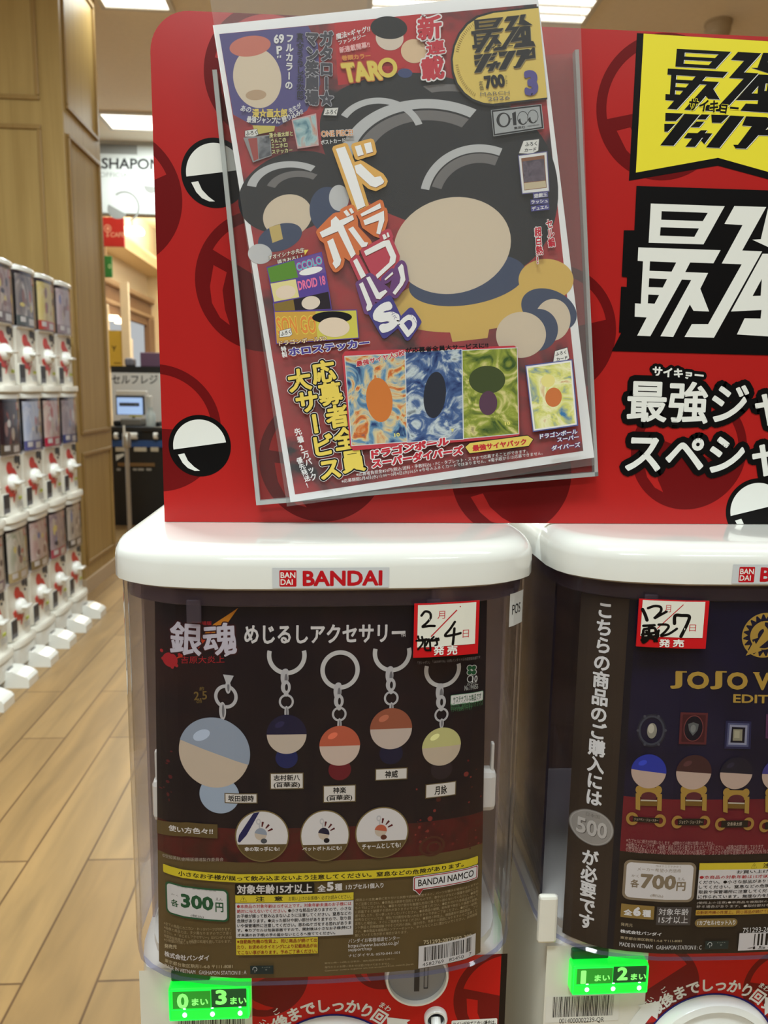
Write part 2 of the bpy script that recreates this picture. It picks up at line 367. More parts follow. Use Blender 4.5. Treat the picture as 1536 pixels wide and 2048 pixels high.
# bulkhead with the shop sign
g = G(); g.box(-6, 6, 7.66, 7.80, 2.76, CEIL, M('bulkhead_grey', (196, 196, 190), .7, .3)); g.build('wall_front', kind='structure')
p = Print(7.655); p.c = 'b4'; gr1 = INK((128, 126, 120), .7); dk = INK((36, 34, 34), .6)
a = onY(205, 284, 7.66); b_ = onY(330, 432, 7.66)
p.rectuv(INK((190, 190, 184), .7), a.x-1.9, b_.x+1.6, 2.77, a.z-.02)
p.rect(gr1, (60, 640), (620, 800))
p.ell(gr1, (440, 1560), 215, 230, inner=.86, a0=-70, a1=130); p.ell(gr1, (330, 1600), 150, 140, a0=150, a1=330); p.ell(gr1, (820, 1250), 110, 120, a0=180, a1=350)
p.quad(dk, 'GASHAPON', (-215, 838), (960, 862), (-215, 1000), bold=.03)
p.quad(gr1, 'BANDAI OFFICIAL SHOP', (-380, 1050), (850, 1070), (-380, 1120), bold=.01)
g = p; g.box(a.x-1.92, b_.x+1.62, 7.656, 7.66, 2.765, a.z-.015, INK((180, 180, 174), .7))
g.build('shop_sign', label='grey wall sign with black shop lettering high on the bulkhead', cat='sign')

# ceiling fixtures
lampm = M('lamp_diffuser', (255, 255, 250), .5, emit=(255, 250, 236), es=2.6, var=0); framem = M('lamp_frame', (225, 222, 214), .5)
def fixture(f, name, label, louvre=False, group=None):
    x0, x1, y0, y1 = f; t = thing(name, ((x0+x1)/2, (y0+y1)/2, CEIL), label, 'ceiling light', group); hx, hy = (x1-x0)/2, (y1-y0)/2
    g = G()
    for q in ((-hx-.03, hx+.03, -hy-.03, -hy), (-hx-.03, hx+.03, hy, hy+.03), (-hx-.03, -hx, -hy, hy), (hx, hx+.03, -hy, hy)): g.box(q[0], q[1], q[2], q[3], -.02, .0, framem)
    g.build('frame', t)
    g = G(); g.box(-hx, hx, -hy, hy, -.012, -.002, lampm); g.build('diffuser', t)
    if louvre:
        g = G()
        for i in range(1, 8): g.box(-hx, hx, -hy+i*2*hy/8-.006, -hy+i*2*hy/8+.006, -.024, -.012, framem)
        g.build('louvre', t)
fixture(FIX_SEEN[0], 'ceiling_light', 'white rectangular ceiling light just in front of the grey shop sign')
fixture(FIX_SEEN[1], 'ceiling_light', 'white ceiling light at the top edge above the wooden pillar')
fixture(FIX_SEEN[2], 'ceiling_light', 'white louvred ceiling light above the red display board', True)
for f in FIX_SHOP: fixture(f, 'ceiling_light', 'white rectangular ceiling light in the shop ceiling behind the viewer', group='shop ceiling lights behind the viewer')
q = onZ(1437, 44, CEIL); t = thing('smoke_detector', (q.x, q.y, CEIL), 'round beige smoke detector on the ceiling above the yellow banner', 'smoke detector')
g = G(); g.lathe([(.0, 0), (.080, 0), (.080, -.016), (.0, -.018)], (0, 0, 0), (0, 0, 1), M('detector_plastic', (196, 180, 152), .5)); g.build('base', t, smooth=40)
g = G(); g.lathe([(.074, -.014), (.074, -.060), (.066, -.082), (.045, -.094), (0, -.098)], (0, 0, 0), (0, 0, 1), M('detector_plastic', (196, 180, 152), .5)); g.build('sensor_head', t, smooth=50)

# ------------------------------------------------------------------ mall beyond
cream = M('mall_cream', (238, 222, 188), .8, .2); XW = -3.2
g = G(); g.box(-6, 6, 7.8, 20, 3.9, 4.0, cream); g.build('ceiling', kind='structure')
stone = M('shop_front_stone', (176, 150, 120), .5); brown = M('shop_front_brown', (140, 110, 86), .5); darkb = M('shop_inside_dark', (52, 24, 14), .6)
def zX(c, p): px, py = K(c, p); return onX(px, py, XW).z
def yX(c, p): px, py = K(c, p); return onX(px, py, XW).y
y1w = yX('b5', (775, 900)); y0w = 8.2
zc0, zc1 = zX('b5', (770, 870)), zX('b5', (770, 940)); zb0 = zX('b5', (765, 1110)); zb1 = zX('b5', (765, 1165))
g = G(); g.box(XW-.3, XW, y0w, y1w+2.2, zc0, 3.9, cream); g.build('wall_left', kind='structure')
g = G(); g.box(XW, XW+.12, y0w, y1w, zc1, zc0, stone, .02); g.box(XW, XW+.05, y0w, y1w, zb0, zc1, brown); g.box(XW, XW+.10, y0w, y1w, zb1, zb0, stone, .02); g.box(XW, XW+.06, y0w, y1w, zb1-.12, zb1, brown)
g.box(XW, XW+.10, y1w-.35, y1w, 0, zb1, brown, .01)
g.build('trim_1', kind='structure')
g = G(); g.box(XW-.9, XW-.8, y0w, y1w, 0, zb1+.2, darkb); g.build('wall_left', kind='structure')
g = G(); g.box(XW, XW+.35, y0w, y1w+2.2, 3.02, 3.10, M('cove_plaster', (240, 222, 184), .8)); g.box(XW+.33, XW+.35, y0w, y1w+2.2, 3.10, 3.2, M('cove_plaster', (240, 222, 184), .8)); g.build('trim_2', kind='structure')
g = G(); g.box(XW-.3, 2.0, y1w+2.2, y1w+2.4, 0, 4.0, cream); g.build('wall_far', kind='structure')
g = G(); g.box(XW, XW+.25, y1w, y1w+2.2, 0, 3.02, cream); g.build('wall_left', kind='structure')
# downlights under the lintel
for i, (pp, lb) in enumerate((((240, 1105), 'small round downlight at the shop front, nearer the wooden pillar'), ((395, 1155), 'small round downlight at the shop front, above the cream post'))):
    px, py = K('b5', pp); q = onX(px, py, XW+.2)
    t = thing('downlight', (q.x, q.y, zb1-.0), lb, 'downlight'); g = G(); g.lathe([(.0, 0), (.09, 0), (.1, -.06), (.0, -.07)], (0, 0, q.z-zb1), (0, 0, 1), M('downlight_glow', (255, 240, 220), .5, emit=(255, 228, 190), es=5, var=0)); g.build('lens', t)
    g = G(); g.box(-.2, -.02, -.03, .03, q.z-zb1-.01, q.z-zb1+.03, stone); g.build('bracket', t)
px, py = K('b4', (548, 1918)); q = onY(px, py, 11.0)
t = thing('pendant_lamp', (q.x, q.y, q.z), 'oblong glowing lamp hanging in the cream mall ceiling', 'lamp'); g = G(); g.box(-.14, .14, -.1, .1, -.05, .05, M('downlight_glow', (255, 240, 220), .5), .04, 3); g.build('lamp_body', t, smooth=60)
g = G(); g.box(-.01, .01, -.01, .01, .04, 3.9-q.z, stone); g.build('rod', t)

# hanging signs
def hang(name, px0, py0, px1, py1, y, mat, label, txt=None):
    a = onY(px0, py0, y); b_ = onY(px1, py1, y); p = Print(y-.02); p.box(a.x, b_.x, y-.02, y+.02, b_.z, a.z, mat, .004)
    t = thing(name, ((a.x+b_.x)/2, y, a.z), label, 'sign'); o = None
    return t, p, a, b_
t, p, a, b_ = hang('hanging_sign', 190, 434, 250, 494, 9.0, M('red_sign', (190, 30, 28), .5), 'red hanging sign with pale lettering beyond the wooden pillar'); p.c = 'b4'; pk = INK((226, 170, 150), .6)
p.ell(pk, (185, 1880), 55, 60, inner=.75); p.ell(pk, (188, 1880), 25, 30); p.quad(pk, 'CAFE', (225, 1935), (430, 1935), (225, 2005), bold=.03); p.quad(pk, '&', (165, 1935), (205, 1935), (165, 2005), bold=.02)
t.location = (0, 0, 0); o = p.build('sign_board', t); g = G(); g.box((a.x+b_.x)/2-.01, (a.x+b_.x)/2+.01, 8.99, 9.01, a.z, 3.9, stone); g.build('hanger', t)
t, p, a, b_ = hang('hanging_sign', 200, 512, 225, 555, 10.0, M('green_sign', (28, 110, 52), .5), 'green hanging sign just below the red one'); p.c = 'b5'; t.location = (0, 0, 0)
p.ell(INK((180, 210, 170), .6), (215, 385), 22, 30, inner=.6)
p.build('sign_board', t); g = G(); g.box((a.x+b_.x)/2-.01, (a.x+b_.x)/2+.01, 9.99, 10.01, a.z, 3.9, stone); g.build('hanger', t)
# yellow sign on posts, white column, counters
Y0 = 9.4; a = onY(218, 661, Y0); b_ = onY(247, 735, Y0); t = thing('standing_sign', (0, 0, 0), 'yellow upright sign with a small black mark between cream posts', 'sign')
p = Print(Y0-.02); p.c = 'b5'; p.box(a.x, b_.x, Y0-.02, Y0+.02, b_.z, a.z, M('yellow_sign', (206, 172, 58), .5)); p.stroke(INK((60, 48, 30)), [(250, 1550), (278, 1600), (275, 1625)], 12); p.stroke(INK((60, 48, 30)), [(305, 1550), (278, 1600)], 12); p.stroke(INK((60, 48, 30)), [(275, 1560), (283, 1590)], 8)
p.rect(INK((150, 120, 40)), (275, 1790), (380, 1815))
p.build('sign_panel', t)
g = G(); g.box(a.x-.05, a.x, Y0-.03, Y0+.03, 0, a.z+.3, cream); g.build('post', t); g = G(); g.box(b_.x, b_.x+.09, Y0-.03, Y0+.03, 0, a.z+.55, cream); g.build('post', t)
a = onY(248, 676, 9.8); b_ = onY(259, 720, 9.8); g = G(); g.box(a.x, b_.x, 9.8, 10.0, 0, a.z, M('white_column', (226, 206, 176), .6), .01); g.build('display_column', label='cream display column right of the yellow sign', cat='column')

# self checkout counter
CY = 6.6; cl, cr = -1.92, -.6
blk = M('counter_black', (16, 16, 17), .45); stl = M('brushed_steel', (176, 168, 156), .35, metal=.7); wht = M('white_plastic', (226, 224, 216), .4)
def B6(x, y, Y): q = K('b6', (x, y)); return onY(q[0], q[1], Y)
t = thing('checkout_counter', (0, 0, 0), 'black self checkout counter with blue stripe beyond the wooden pillar', 'counter')
zt_ = B6(300, 900, CY).z
g = G(); g.box(cl, cr, CY, CY+.6, 0, zt_-.02, blk); g.build('cabinet', t)
g = G(); g.box(cl-.01, cr, CY-.03, CY+.62, zt_-.02, zt_+.02, blk, .005); g.build('worktop', t)
g = G(); g.box(cl, cr, CY-.02, CY, B6(300, 1100, CY).z, B6(300, 1025, CY).z, M('counter_blue', (38, 76, 134), .5)); g.build('blue_stripe', t, label='blue stripe')
p = Print(CY-.022); p.c = 'b6'
for x0, x1 in ((175, 290), (385, 530), (575, 665)): p.rect(INK((196, 186, 164)), (x0, 1105), (x1, 1155))
p.rect(INK((120, 92, 60)), (200, 1280), (625, 1325)); 
for x0, x1 in ((375, 420), (430, 500), (525, 585), (190, 235)): p.rect(INK((150, 146, 138)), (x0, 1345), (x1, 1372))
p.poly(INK((214, 214, 206)), [(180, 1195), (270, 1175), (275, 1200), (185, 1260)])
p.build('notices', t, label='small printed notices')
g = G(); a = B6(125, 255, 7.55); b_ = B6(690, 905, 7.55); g.box(a.x, b_.x+.4, 7.55, 7.59, 0, a.z, M('white_board', (214, 210, 202), .6)); p = Print(7.55); p.c = 'b6'; p.v, p.f, p.m, p.mats = g.v, g.f, g.m, g.mats
p.quad(INK((40, 38, 40)), 'セルフレジ', (135, 285), (655, 285), (135, 385), bold=.02)
p.build('notice_board', label='white back board with black lettering above the self checkout', cat='board')
g = G(); g.box(a.x, b_.x+.4, 7.55, 7.85, a.z, a.z+.06, blk); g.build('shelf', label='black shelf running along the top of the white checkout board', cat='shelf')
a2 = B6(448, 25, 7.6); b2 = B6(700, 200, 7.6); g = G(); g.box(a2.x, b2.x, 7.62, 7.82, a.z+.06, a2.z, M('purple_box', (96, 66, 88), .5), .006); g.build('display_box', label='purple box on the black shelf above the checkout', cat='box')
a2 = B6(268, 85, 7.6); b2 = B6(370, 200, 7.6); g = G(); g.box(a2.x, b2.x, 7.62, 7.76, a.z+.06, a2.z, M('grey_box', (110, 106, 112), .5), .02); g.build('canister', label='grey canister on the black shelf beside the purple box', cat='canister')
# terminal
t = thing('checkout_terminal', (0, 0, 0), 'self checkout terminal with a lit pale blue screen on the counter', 'terminal'); TY = 6.78
p = Print(TY); p.c = 'b6'; a = B6(175, 515, TY); b_ = B6(505, 740, TY); p.box(a.x, b_.x, TY, TY+.04, b_.z, a.z, M('screen_bezel', (40, 44, 54), .4), .004)
p.rect(M('screen_glow', (150, 178, 220), .3, emit=(160, 190, 235), es=.75, var=0), (190, 540), (488, 735)); p.rect(INK((52, 58, 70)), (218, 598), (448, 642)); p.quad(INK((150, 160, 175)), 'いらっしゃいませ', (228, 608), (438, 608), (228, 632)); p.rect(INK((206, 196, 120)), (330, 735), (480, 760))
p.build('screen', t)
g = G(); a = B6(178, 460, TY); b_ = B6(520, 512, TY); g.box(a.x, b_.x, TY, TY+.08, b_.z, a.z, wht, .004); g.build('header', t)
g = G(); a = B6(250, 790, TY); b_ = B6(490, 890, TY); g.box(a.x, b_.x, TY-.06, TY+.12, zt_+.021, a.z+.01, M('terminal_grey', (120, 116, 108), .5), .012); g.box(a.x+.08, b_.x-.08, TY+.03, TY+.08, a.z-.02, a.z+.2, M('terminal_grey', (120, 116, 108), .5)); g.build('printer_base', t)
a = B6(505, 520, TY+.1); b_ = B6(570, 740, TY+.1); g = G(); g.box(a.x, b_.x, TY+.14, TY+.2, zt_+.021, a.z, wht, .005); g.build('display_stand', label='white upright stand beside the checkout screen', cat='stand')
a = B6(505, 770, TY-.05); b_ = B6(560, 880, TY-.05); g = G(); g.lathe([(.0, 0), (.04, 0), (.04, .1), (.02, .13), (.02, .16), (0, .16)], ((a.x+b_.x)/2+.035, TY-.05, zt_+.021), (0, 0, 1), M('pale_bottle', (196, 206, 204), .3)); g.build('bottle', label='small pale bottle on the counter right of the checkout screen', cat='bottle', smooth=40)
a = B6(570, 780, TY); b_ = B6(690, 880, TY); g = G(); g.box(a.x, b_.x, TY-.05, TY+.1, zt_+.021, a.z-.02, blk, .015); g.build('card_reader', label='black card reader at the right end of the counter', cat='card reader')
g = G(); a = B6(175, 800, TY); b_ = B6(250, 890, TY); g.box(a.x, b_.x, TY-.08, TY+.06, zt_+.021, a.z, blk, .012); g.build('scanner', label='black hand scanner on the counter left of the printer', cat='scanner')
for i, (x0, x1, lb) in enumerate(((175, 215, 'white paper roll at the counter edge left of the steel post'), (345, 435, 'white paper roll at the counter edge right of the steel post'), (620, 665, 'white paper roll at the counter edge beside the red board'))):
    a = B6(x0, 955, CY-.05); b_ = B6(x1, 995, CY-.05); g = G(); g.lathe([(.028, 0), (.028, b_.x-a.x)], (a.x, CY-.075, (a.z+b_.z)/2), (1, 0, 0), wht, 20); g.lathe([(.008, -.01), (.008, b_.x-a.x+.01)], (a.x, CY-.075, (a.z+b_.z)/2), (1, 0, 0), blk, 12); g.box(a.x, b_.x, CY-.075, CY-.032, (a.z+b_.z)/2-.01, (a.z+b_.z)/2+.01, blk); g.build('paper_roll', label=lb, cat='paper roll', smooth=40)
# belt barrier post
SY = 5.7; q = onY(*K('b6', (335, 1900)), SY); zt2 = B6(330, 935, SY).z
t = thing('barrier_post', (q.x, SY, 0), 'slim steel belt barrier post in front of the checkout counter', 'post')
g = G(); g.lathe([(.0, 0), (.15, 0), (.15, .012), (.03, .03), (0, .03)], (0, 0, 0), (0, 0, 1), stl); g.build('base', t, smooth=35)
g = G(); g.lathe([(.016, .02), (.016, zt2-.1)], (0, 0, 0), (0, 0, 1), stl, 24); g.build('pole', t, smooth=40)
g = G(); g.lathe([(.028, zt2-.11), (.03, zt2-.1), (.03, zt2-.01), (.022, zt2), (0, zt2)], (0, 0, 0), (0, 0, 1), stl, 24); g.build('belt_head', t, smooth=40)
g = G(); g.box(-.012, .0, -.045, -.02, zt2-.03, zt2+.05, wht, .004); g.build('sign_clip', t)

# ================================================================== capsule machines
HW, DEP, TH = .1235, .255, .55
TAB = [(0, 0), (.03, .0005), (.055, .0015), (.075, .0045), (.09, .008), (.1, .0125), (.11, .0195), (.117, .027), (.121, .036), (.1235, .050)]
def front(d):
    d = min(abs(d), HW)
    for (a, ya), (b, yb) in zip(TAB, TAB[1:]):
        if d <= b:
            t = (d-a)/(b-a); return ya+(yb-ya)*t
    return TAB[-1][1]
def outline(inset=0, clip=None, shift=0, back=DEP):
    xs = [-.1235, -.1228, -.121, -.119, -.117, -.1135, -.11, -.105, -.1, -.095, -.09, -.0825, -.075, -.065, -.055, -.04, -.03, -.015]
    k = (HW-inset)/HW; pts = [(x*k, front(x)+inset+shift) for x in xs+[0]+[-x for x in reversed(xs)]]
    r = .014
    pts += [(HW-inset, back-inset-r)]+[(HW-inset-r+r*math.cos(a), back-inset-r+r*math.sin(a)) for a in (math.pi/8, math.pi/4, 3*math.pi/8)]+[(HW-inset-r, back-inset)]
    pts += [(-(HW-inset-r), back-inset)]+[(-(HW-inset-r)-r*math.sin(a), back-inset-r+r*math.cos(a)) for a in (math.pi/8, math.pi/4, 3*math.pi/8)]+[(-(HW-inset), back-inset-r)]
    if clip is not None: pts = [(x, max(y, clip)) for x, y in pts]
    return pts
def ring(z, inset=0, **k): return [(x, y, z) for x, y in outline(inset, **k)]
shell = M('machine_white', (236, 236, 230), .16, .5, coat=.5, var=.01)
bodym = M('machine_body_white', (228, 224, 212), .3, .5, var=.01)
casem = CLEAR('clear_acrylic', (.95, .945, .97), .003, .02, refl=.25)
rimm = CLEAR('acrylic_rim', (.62, .58, .66), .12, .05, hazecol=(150, 135, 150))
edgem = CLEAR('acrylic_edge', (.60, .62, .80), .10, .05, hazecol=(150, 155, 190))
redp = M('red_plastic', (200, 34, 26), .3); greyp = M('chute_grey', (92, 94, 102), .4); darkp = M('dark_plastic', (40, 40, 46), .4)
ZC = .291; ZL = .5255
def mesh_lid():
    g = G(); rr = [ring(ZL, .0025), ring(ZL+.0015, 0), ring(ZL+.0135, 0)]
    for i in range(1, 7):
        a = i/6*math.pi/2; rr.append(ring(ZL+.0135+.011*math.sin(a), .011*(1-math.cos(a))))
    rr.append(ring(TH, .03)); g.loft(rr, shell); return g
def mesh_case():
    g = G(); g.loft([ring(ZC-.005, .0035), ring(ZC+.004, .003), ring(ZL, .003)], casem, False, False)
    g.loft([ring(ZL, .0050), ring(ZC-.0035, .0050)], casem, False, False)
    g.loft([ring(ZC-.0035, .0050), ring(ZC-.005, .0035)], edgem, False, False)
    return g
def mesh_rim():
    g = G(); g.loft([ring(ZL-.0005, .0052), ring(ZL-.0095, .0052), ring(ZL-.0095, .0075), ring(ZL-.0005, .0075)], rimm, False, False); return g
linerm = CLEAR('liner_mauve_lit', (.90, .87, .90), .30, .1, hazecol=(205, 188, 182)); linershade = CLEAR('liner_gap_shade', (.5, .46, .56), .6, .1, hazecol=(58, 50, 62))  # lit and shaded liner copies; aisle light and gap darkness painted into the colour
def mesh_liner(linerm=linershade):
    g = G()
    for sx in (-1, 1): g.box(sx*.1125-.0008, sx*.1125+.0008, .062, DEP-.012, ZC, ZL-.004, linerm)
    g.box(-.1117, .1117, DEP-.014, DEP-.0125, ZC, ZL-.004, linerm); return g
def mesh_body(pedestal=0.0, tray=True):
    g = G()
    if tray:
        rr = [ring(.0, .006, shift=-.010), ring(.006, .001, shift=-.012), ring(.026, .001, shift=-.012), ring(.032, .004, shift=-.012), ring(.030, .012, shift=-.012), ring(.030, .018, clip=.012), ring(.036, .010, clip=.022), ring(.055, .007, clip=.029), ring(.09, .006, clip=.031)]
    else: rr = [ring(-pedestal, .006, clip=.031)]
    rr += [ring(ZC-.012, .006, clip=.031), ring(ZC-.006, .012, clip=.016), ring(ZC-.0005, .012, clip=.010)]
    g.loft(rr, bodym); return g
def arc_pts(cx, cz, r, a0, a1, n=24): return [(cx+r*math.cos(math.radians(a0+(a1-a0)*i/n)), cz+r*math.sin(math.radians(a0+(a1-a0)*i/n))) for i in range(n+1)]
def slab(g, pts, y, d, mat):
    """flat shape in the x-z plane with thickness towards -y"""
    n = len(pts); t = tessellate_polygon([[Vector((a, b, 0)) for a, b in pts]]); V = [(a, y-d, b) for a, b in pts]+[(a, y, b) for a, b in pts]
    g.add(V, [tuple(f) for f in t]+[(i, (i+1) % n, n+(i+1) % n, n+i) for i in range(n)], mat)
YB = .031
def mesh_dialplate():
    g = G(); c = (.0, .17)
    slab(g, arc_pts(c[0], c[1], .064, 105, -35)+arc_pts(c[0], c[1], .039, -35, 105), YB+.001, .004, redp)
    slab(g, arc_pts(c[0]-.012, c[1]+.062, .026, 0, 345), YB+.001, .0045, redp)
    slab(g, arc_pts(c[0], c[1], .064, 195, 315)+[(c[0]+.012, c[1]-.090)]+arc_pts(c[0], c[1], .039, 315, 195), YB+.001, .004, redp)
    return g
def mesh_knob():
    g = G(); g.lathe([(.0, 0), (.036, 0), (.036, .012), (.030, .024), (.016, .034), (0, .036)], (0, YB, .17), (0, -1, 0), shell, 28); return g
def mesh_handle():
    g = G(); g.box(-.033, .033, YB-.052, YB-.020, .164, .177, shell, .006); return g
def mesh_chute():
    g = G(); g.box(-.102, -.034, YB-.004, YB+.002, .034, .128, bodym, .003); g.box(-.097, -.039, YB-.006, YB-.003, .038, .124, greyp); g.box(-.095, -.041, YB-.0068, YB-.0055, .066, .122, darkp); return g
def mesh_coin():
    g = G(); g.lathe([(.0, 0), (.017, 0), (.017, .005), (.014, .007), (0, .007)], (.062, YB, .262), (0, -1, 0), greyp, 20); g.box(.060, .064, YB-.0085, YB-.006, .252, .272, darkp)
    g.box(.088, .100, YB-.003, YB+.001, .235, .275, darkp, .001); g.box(.070, .078, YB-.004, YB+.001, .222, .232, darkp); return g
def mesh_button():
    g = G(); g.box(.070, .098, YB-.003, YB+.001, .085, .098, M('lime_sticker', (196, 206, 90), .5)); g.box(.048, .104, YB-.003, YB+.001, .036, .078, M('notice_grey', (206, 206, 204), .5)); return g
PROTO = {'lid': mesh_lid(), 'clear_case': mesh_case(), 'case_rim': mesh_rim(), 'inner_liner': mesh_liner(), 'lit_liner': mesh_liner(linerm), 'body': mesh_body(), 'dial_plate': mesh_dialplate(), 'knob': mesh_knob(), 'chute': mesh_chute(), 'coin_slot': mesh_coin(), 'notice_sticker': mesh_button()}
PM = {}
def proto_mesh(k):
    if k not in PM:
        o = PROTO[k].build(k, smooth=38); PM[k] = o.data; bpy.data.objects.remove(o)
    return PM[k]
PROTO['handle'] = mesh_handle()
PROTO['body_tall'] = mesh_body(.537, False)

# ---- the row by the pillar: six columns of three
CARDM = {}
def cardmat(key):
    S = {'mauve': [(.25, (150, 120, 128)), (.5, (206, 192, 190)), (.75, (150, 126, 116))], 'yellow': [(.3, (214, 190, 60)), (.5, (230, 214, 150)), (.7, (196, 150, 60))], 'navy': [(.3, (38, 42, 80)), (.5, (150, 140, 130)), (.62, (214, 206, 196)), (.8, (60, 56, 70))],
         'crimson': [(.3, (110, 40, 44)), (.5, (190, 170, 158)), (.7, (70, 50, 56))], 'grey': [(.3, (120, 104, 112)), (.55, (190, 176, 172)), (.8, (140, 120, 112))], 'scarlet': [(.3, (186, 50, 54)), (.5, (222, 206, 190)), (.75, (160, 110, 96))], 'blue': [(.3, (140, 166, 206)), (.5, (214, 220, 228)), (.75, (110, 130, 180))],
         'black': [(.35, (30, 26, 32)), (.55, (70, 40, 40)), (.68, (196, 84, 50)), (.8, (206, 190, 170))], 'tan': [(.3, (128, 112, 92)), (.5, (206, 196, 176)), (.75, (110, 96, 80))], 'rose': [(.3, (180, 120, 110)), (.5, (214, 196, 184)), (.75, (140, 120, 120))], 'plum': [(.3, (96, 80, 110)), (.5, (190, 170, 164)), (.7, (150, 120, 100))],
         'cream': [(.3, (150, 140, 126)), (.45, (226, 220, 206)), (.7, (206, 200, 186))], 'green': [(.3, (120, 140, 96)), (.5, (222, 216, 196)), (.75, (170, 150, 120))]}[key]
    return NOISE('card_print_'+key, S, 9, 5, 2.2, .35, (1, 1, .45))
def far_card(key, band):
    g = G(); m = cardmat(key); bm2 = INK(band); hd = INK((196, 40, 40)); lt = INK((226, 222, 212))
    front = lambda x: globals()['front'](x*HW/(HW-.0072))
    xs = [-.100+.2*i/24 for i in range(25)]
    def strip(z0, z1, mat, y, x0=-.1, x1=.1):
        X = [x for x in xs if x0-1e-6 <= x <= x1+1e-6]; V = []
        for x in X: V += [(x, front(x)+y, z0), (x, front(x)+y, z1)]
        g.add(V, [(2*i, 2*i+2, 2*i+3, 2*i+1) for i in range(len(X)-1)], mat)
    strip(ZC+.002, .512, m, .0075); strip(ZC+.002, .512, INK((200, 196, 186)), .0081)
    strip(ZC+.003, ZC+.045, bm2, .0073); strip(ZC+.018, ZC+.040, lt, .0071, -.085, -.035); strip(ZC+.008, ZC+.036, lt, .0071, -.01, .05); strip(.478, .510, hd, .0071, .04, .085); strip(.484, .508, lt, .0069, .05, .078)
    rd_ = random.Random(sum(map(ord, key))*7+band[0]); pal = [(232, 226, 214), (206, 190, 166), (60, 54, 66), (196, 96, 80), (120, 130, 170), (226, 206, 120), (150, 110, 100)]
    for k_ in range(9):
        x0 = rd_.uniform(-.09, .06); wd_ = rd_.uniform(.012, .04); z0 = rd_.uniform(ZC+.055, .44); hd_ = rd_.uniform(.015, .07)
        X = [x0+wd_*i/4 for i in range(5)]; V = []
        for i, x in enumerate(X):
            e = math.sin(math.pi*(.12+.76*i/4)); zc_ = z0+hd_/2; V += [(x, front(x)+.0068-k_*.00003, zc_-hd_/2*e), (x, front(x)+.0068-k_*.00003, zc_+hd_/2*e)]
        g.add(V, [(2*i, 2*i+2, 2*i+3, 2*i+1) for i in range(4)], INK(rd_.choice(pal)))
    return g
ORD = ['nearest the pillar', 'second from the pillar', 'third from the pillar', 'fourth from the pillar', 'fifth from the pillar', 'sixth from the pillar']
TIER = ['bottom', 'middle', 'top']
CARDS = {(2, 0): ('mauve', (160, 140, 140)), (2, 1): ('yellow', (196, 70, 60)), (2, 2): ('navy', (90, 96, 92)), (2, 3): ('crimson', (110, 90, 84)), (2, 4): ('blue', (80, 80, 120)), (2, 5): ('scarlet', (120, 60, 60)),
         (1, 0): ('grey', (66, 72, 120)), (1, 1): ('scarlet', (196, 40, 70)), (1, 2): ('blue', (96, 96, 150)), (1, 3): ('black', (96, 80, 60)), (1, 4): ('cream', (110, 120, 130)), (1, 5): ('plum', (80, 80, 100)),
         (0, 0): ('tan', (90, 80, 66)), (0, 1): ('plum', (180, 80, 90)), (0, 2): ('rose', (140, 120, 80)), (0, 3): ('green', (190, 170, 120)), (0, 4): ('cream', (120, 90, 120)), (0, 5): ('mauve', (96, 90, 110))}
CN = {'mauve': 'pale mauve', 'yellow': 'yellow', 'navy': 'navy and white', 'crimson': 'dark crimson', 'blue': 'pale blue', 'scarlet': 'red and cream', 'grey': 'greyish pink', 'black': 'black and orange', 'cream': 'cream', 'plum': 'plum', 'tan': 'tan', 'rose': 'rose', 'green': 'cream and green'}
SCALE = .94; ROWX = -1.285; ROWP = .232
for k in range(6):
    yk = 3.885-ROWP*k
    st = thing('machine_stand', (ROWX, yk, 0), 'white footed stand at floor level under the machine column '+ORD[k], 'stand', 'stands under the row of capsule machines', math.pi/2); st.scale = (SCALE,)*3
    if k == 0:
        g = G(); g.loft([ring(.03, .012), ring(.035, .004, shift=-.008), ring(.110, .002, shift=-.010)], shell); bs = g.build('base', st, smooth=38).data
        g = G(); ft = [(-.098, .0), (-.098, .034), (-.088, .046), (-.03, .070), (.05, .074), (.05, 0)]
        g.loft([[(x, y, z) for y, z in ft] for x in (-.012, -.006, .082, .088)], shell); fo = g.build('foot', st, smooth=30).data
        cas = []
        for sx in (-.06, .10): g = G(); g.lathe([(.0, -.012), (.028, -.012), (.03, -.006), (.03, .006), (.028, .012), (0, .012)], (sx, .03, .03), (1, 0, 0), M('wheel_black', (22, 22, 24), .5), 20); cas.append(g.build('caster', st, smooth=38).data)
        ca, cb = cas
        g = G(); g.box(.000, .05, -.0125, -.0085, .062, .076, M('stand_badge', (110, 106, 104), .4), .001); ba = g.build('badge', st).data
    else:
        for n_, d_ in (('base', bs), ('foot', fo), ('caster', ca), ('caster', cb), ('badge', ba)): link(n_, d_, st)
    for t_ in range(3):
        z0 = .104+t_*(TH*SCALE+.0006)
        key, band = CARDS[(t_, k)]
        m_ = thing('capsule_machine', (ROWX, yk, z0), 'white capsule machine in the %s tier of the far row, %s' % (TIER[t_], ORD[k]), 'capsule machine', 'capsule machines in the row by the pillar', math.pi/2); m_.scale = (SCALE,)*3
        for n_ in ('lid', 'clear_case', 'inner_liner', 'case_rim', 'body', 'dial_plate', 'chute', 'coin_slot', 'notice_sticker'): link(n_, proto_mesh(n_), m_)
        kn = link('knob', proto_mesh('knob'), m_); link('handle', proto_mesh('handle'), kn)
        c_ = far_card(key, band).build('display_card', smooth=60, label='%s card, %s tier of the far row, %s' % (CN[key], TIER[t_], ORD[k]), cat='display card', group='display cards in the row by the pillar')
        c_.location = (ROWX, yk, z0); c_.rotation_euler = (0, 0, math.pi/2); c_.scale = (SCALE,)*3

